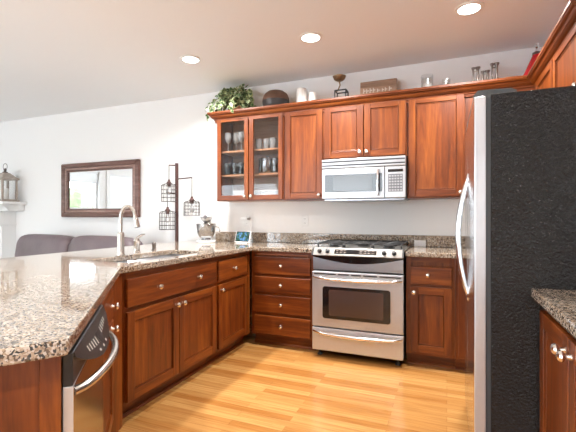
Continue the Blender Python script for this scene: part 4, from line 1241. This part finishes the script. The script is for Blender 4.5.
for s in (-1, 1):
    box(bm, -0.0825, 0.0825, s * 0.095 - 0.0015, s * 0.095 + 0.0015, 0.037, 0.315); box(bm, s * 0.095 - 0.0015, s * 0.095 + 0.0015, -0.0825, 0.0825, 0.037, 0.315)
obj('glass', bm, M_GLASS, t, True)
bm = nb(); lathe(bm, [(0, 0.0365), (0.045, 0.0365), (0.045, 0.19), (0, 0.188)], seg=20)
single('lantern_candle', 'white pillar candle inside the mantel lantern', 'candle', (-5.885, 3.655, 1.4030), bm, M_WAX, smooth=True)

# floor lamp with three wire cages
LX, LY = -2.855, 3.64
t = thing('floor_lamp', 'dark bronze floor lamp with three hanging wire cage shades', 'lamp', (LX, LY, 0))
bm = nb(); lathe(bm, [(0, 0), (0.055, 0), (0.055, 0.012), (0.02, 0.022), (0, 0.022)], (LX, LY, 0)); obj('base', bm, M_BRONZE, t, smooth=True)
bm = nb(); tube(bm, [(LX, LY, 0.02), (LX, LY, 1.80)], 0.020, 14); obj('pole', bm, M_BRONZE, t, smooth=True)
def cage(dx, dy, zarm, ztop, zbot, r):
    x, y = LX + dx, LY + dy
    bm = nb(); tube(bm, [(LX, LY, zarm), (x, y, zarm)], 0.0075, 8); arm = obj('arm', bm, M_BRONZE, t, smooth=True)
    bm = nb(); tube(bm, [(x, y, zarm + 0.003), (x, y, ztop + 0.045)], 0.0045, 6); obj('cord', bm, M_CLOTH, arm)
    bm = nb(); lathe(bm, [(0, 0.05), (0.012, 0.05), (0.016, 0.03), (0.030, 0.012), (0.030, 0.0), (0.022, 0.0), (0.020, -0.03), (0, -0.03)], (x, y, ztop), 16); obj('socket', bm, M_BRONZE, arm, smooth=True)
    bm = nb(); n = 12; w = 0.0026
    for k in range(n):
        a = 2 * PI * k / n; c, s = math.cos(a), math.sin(a)
        tube(bm, [(x + 0.028 * c, y + 0.028 * s, ztop + 0.004), (x + (r - .012) * c, y + (r - .012) * s, ztop - 0.006), (x + r * c, y + r * s, ztop - 0.02), (x + r * c, y + r * s, zbot)], w, 5)
    for j in range(5):
        z = ztop - 0.02 - (ztop - 0.02 - zbot) * j / 4
        tube(bm, [(x + r * math.cos(2 * PI * k / 24), y + r * math.sin(2 * PI * k / 24), z) for k in range(24)], w, 5, closed=True)
    obj('cage_shade', bm, M_WIRE, t, smooth=True)
    bm = nb(); lathe(bm, [(0.010, -0.0305), (0.013, -0.045), (0.026, -0.075), (0.030, -0.095), (0.022, -0.118), (0, -0.126)], (x, y, ztop), 16); obj('bulb', bm, M_TUMB, arm, smooth=True)
cage(-0.065, -0.055, 1.775, 1.562, 1.362, 0.086)
cage(-0.018, -0.135, 1.455, 1.250, 1.048, 0.090)
cage(0.262, -0.075, 1.620, 1.362, 1.205, 0.086)

# ------------------------------------------------------------------ recessed ceiling lights
def downlight(x, y, label, group='recessed ceiling lights'):
    t = thing('recessed_light', label, 'ceiling light', (x, y, CZ), 0, group)
    bm = nb(); lathe(bm, [(0.072, -0.0005), (0.095, -0.0005), (0.094, -0.006), (0.078, -0.010), (0.072, -0.008)], (0, 0, 0), 32); obj('trim_ring', bm, M_TRIM, t, True, smooth=True)
    bm = nb(); lathe(bm, [(0, -0.004), (0.071, -0.004), (0.071, -0.0015), (0, -0.0015)], (0, 0, 0), 28); obj('lens', bm, M_BULB, t, True)
    l = bpy.data.lights.new('downlight_beam', 'AREA'); l.shape = 'DISK'; l.size = 0.13; l.energy = DOWNLIGHT_W; l.color = (1.0, 0.985, 0.965); l.spread = R(150)
    lo = bpy.data.objects.new('downlight_beam', l); C.objects.link(lo); lo.parent = t; lo.location = (0, 0, -0.012)
    return t
downlight(-2.163, 2.955, 'lit recessed ceiling light nearest the ivy')
downlight(-1.008, 2.955, 'lit recessed ceiling light above the range, middle of the row')
downlight(0.141, 2.955, 'lit recessed ceiling light nearest the refrigerator corner')
downlight(-2.163, 0.85, 'added unseen ceiling light above the peninsula, nearer the camera')  # added out of view to raise the general light level
downlight(-0.050, -0.60, 'added unseen ceiling light above the floor beside the near end of the peninsula')  # added behind the camera to light the end panel and refrigerator side
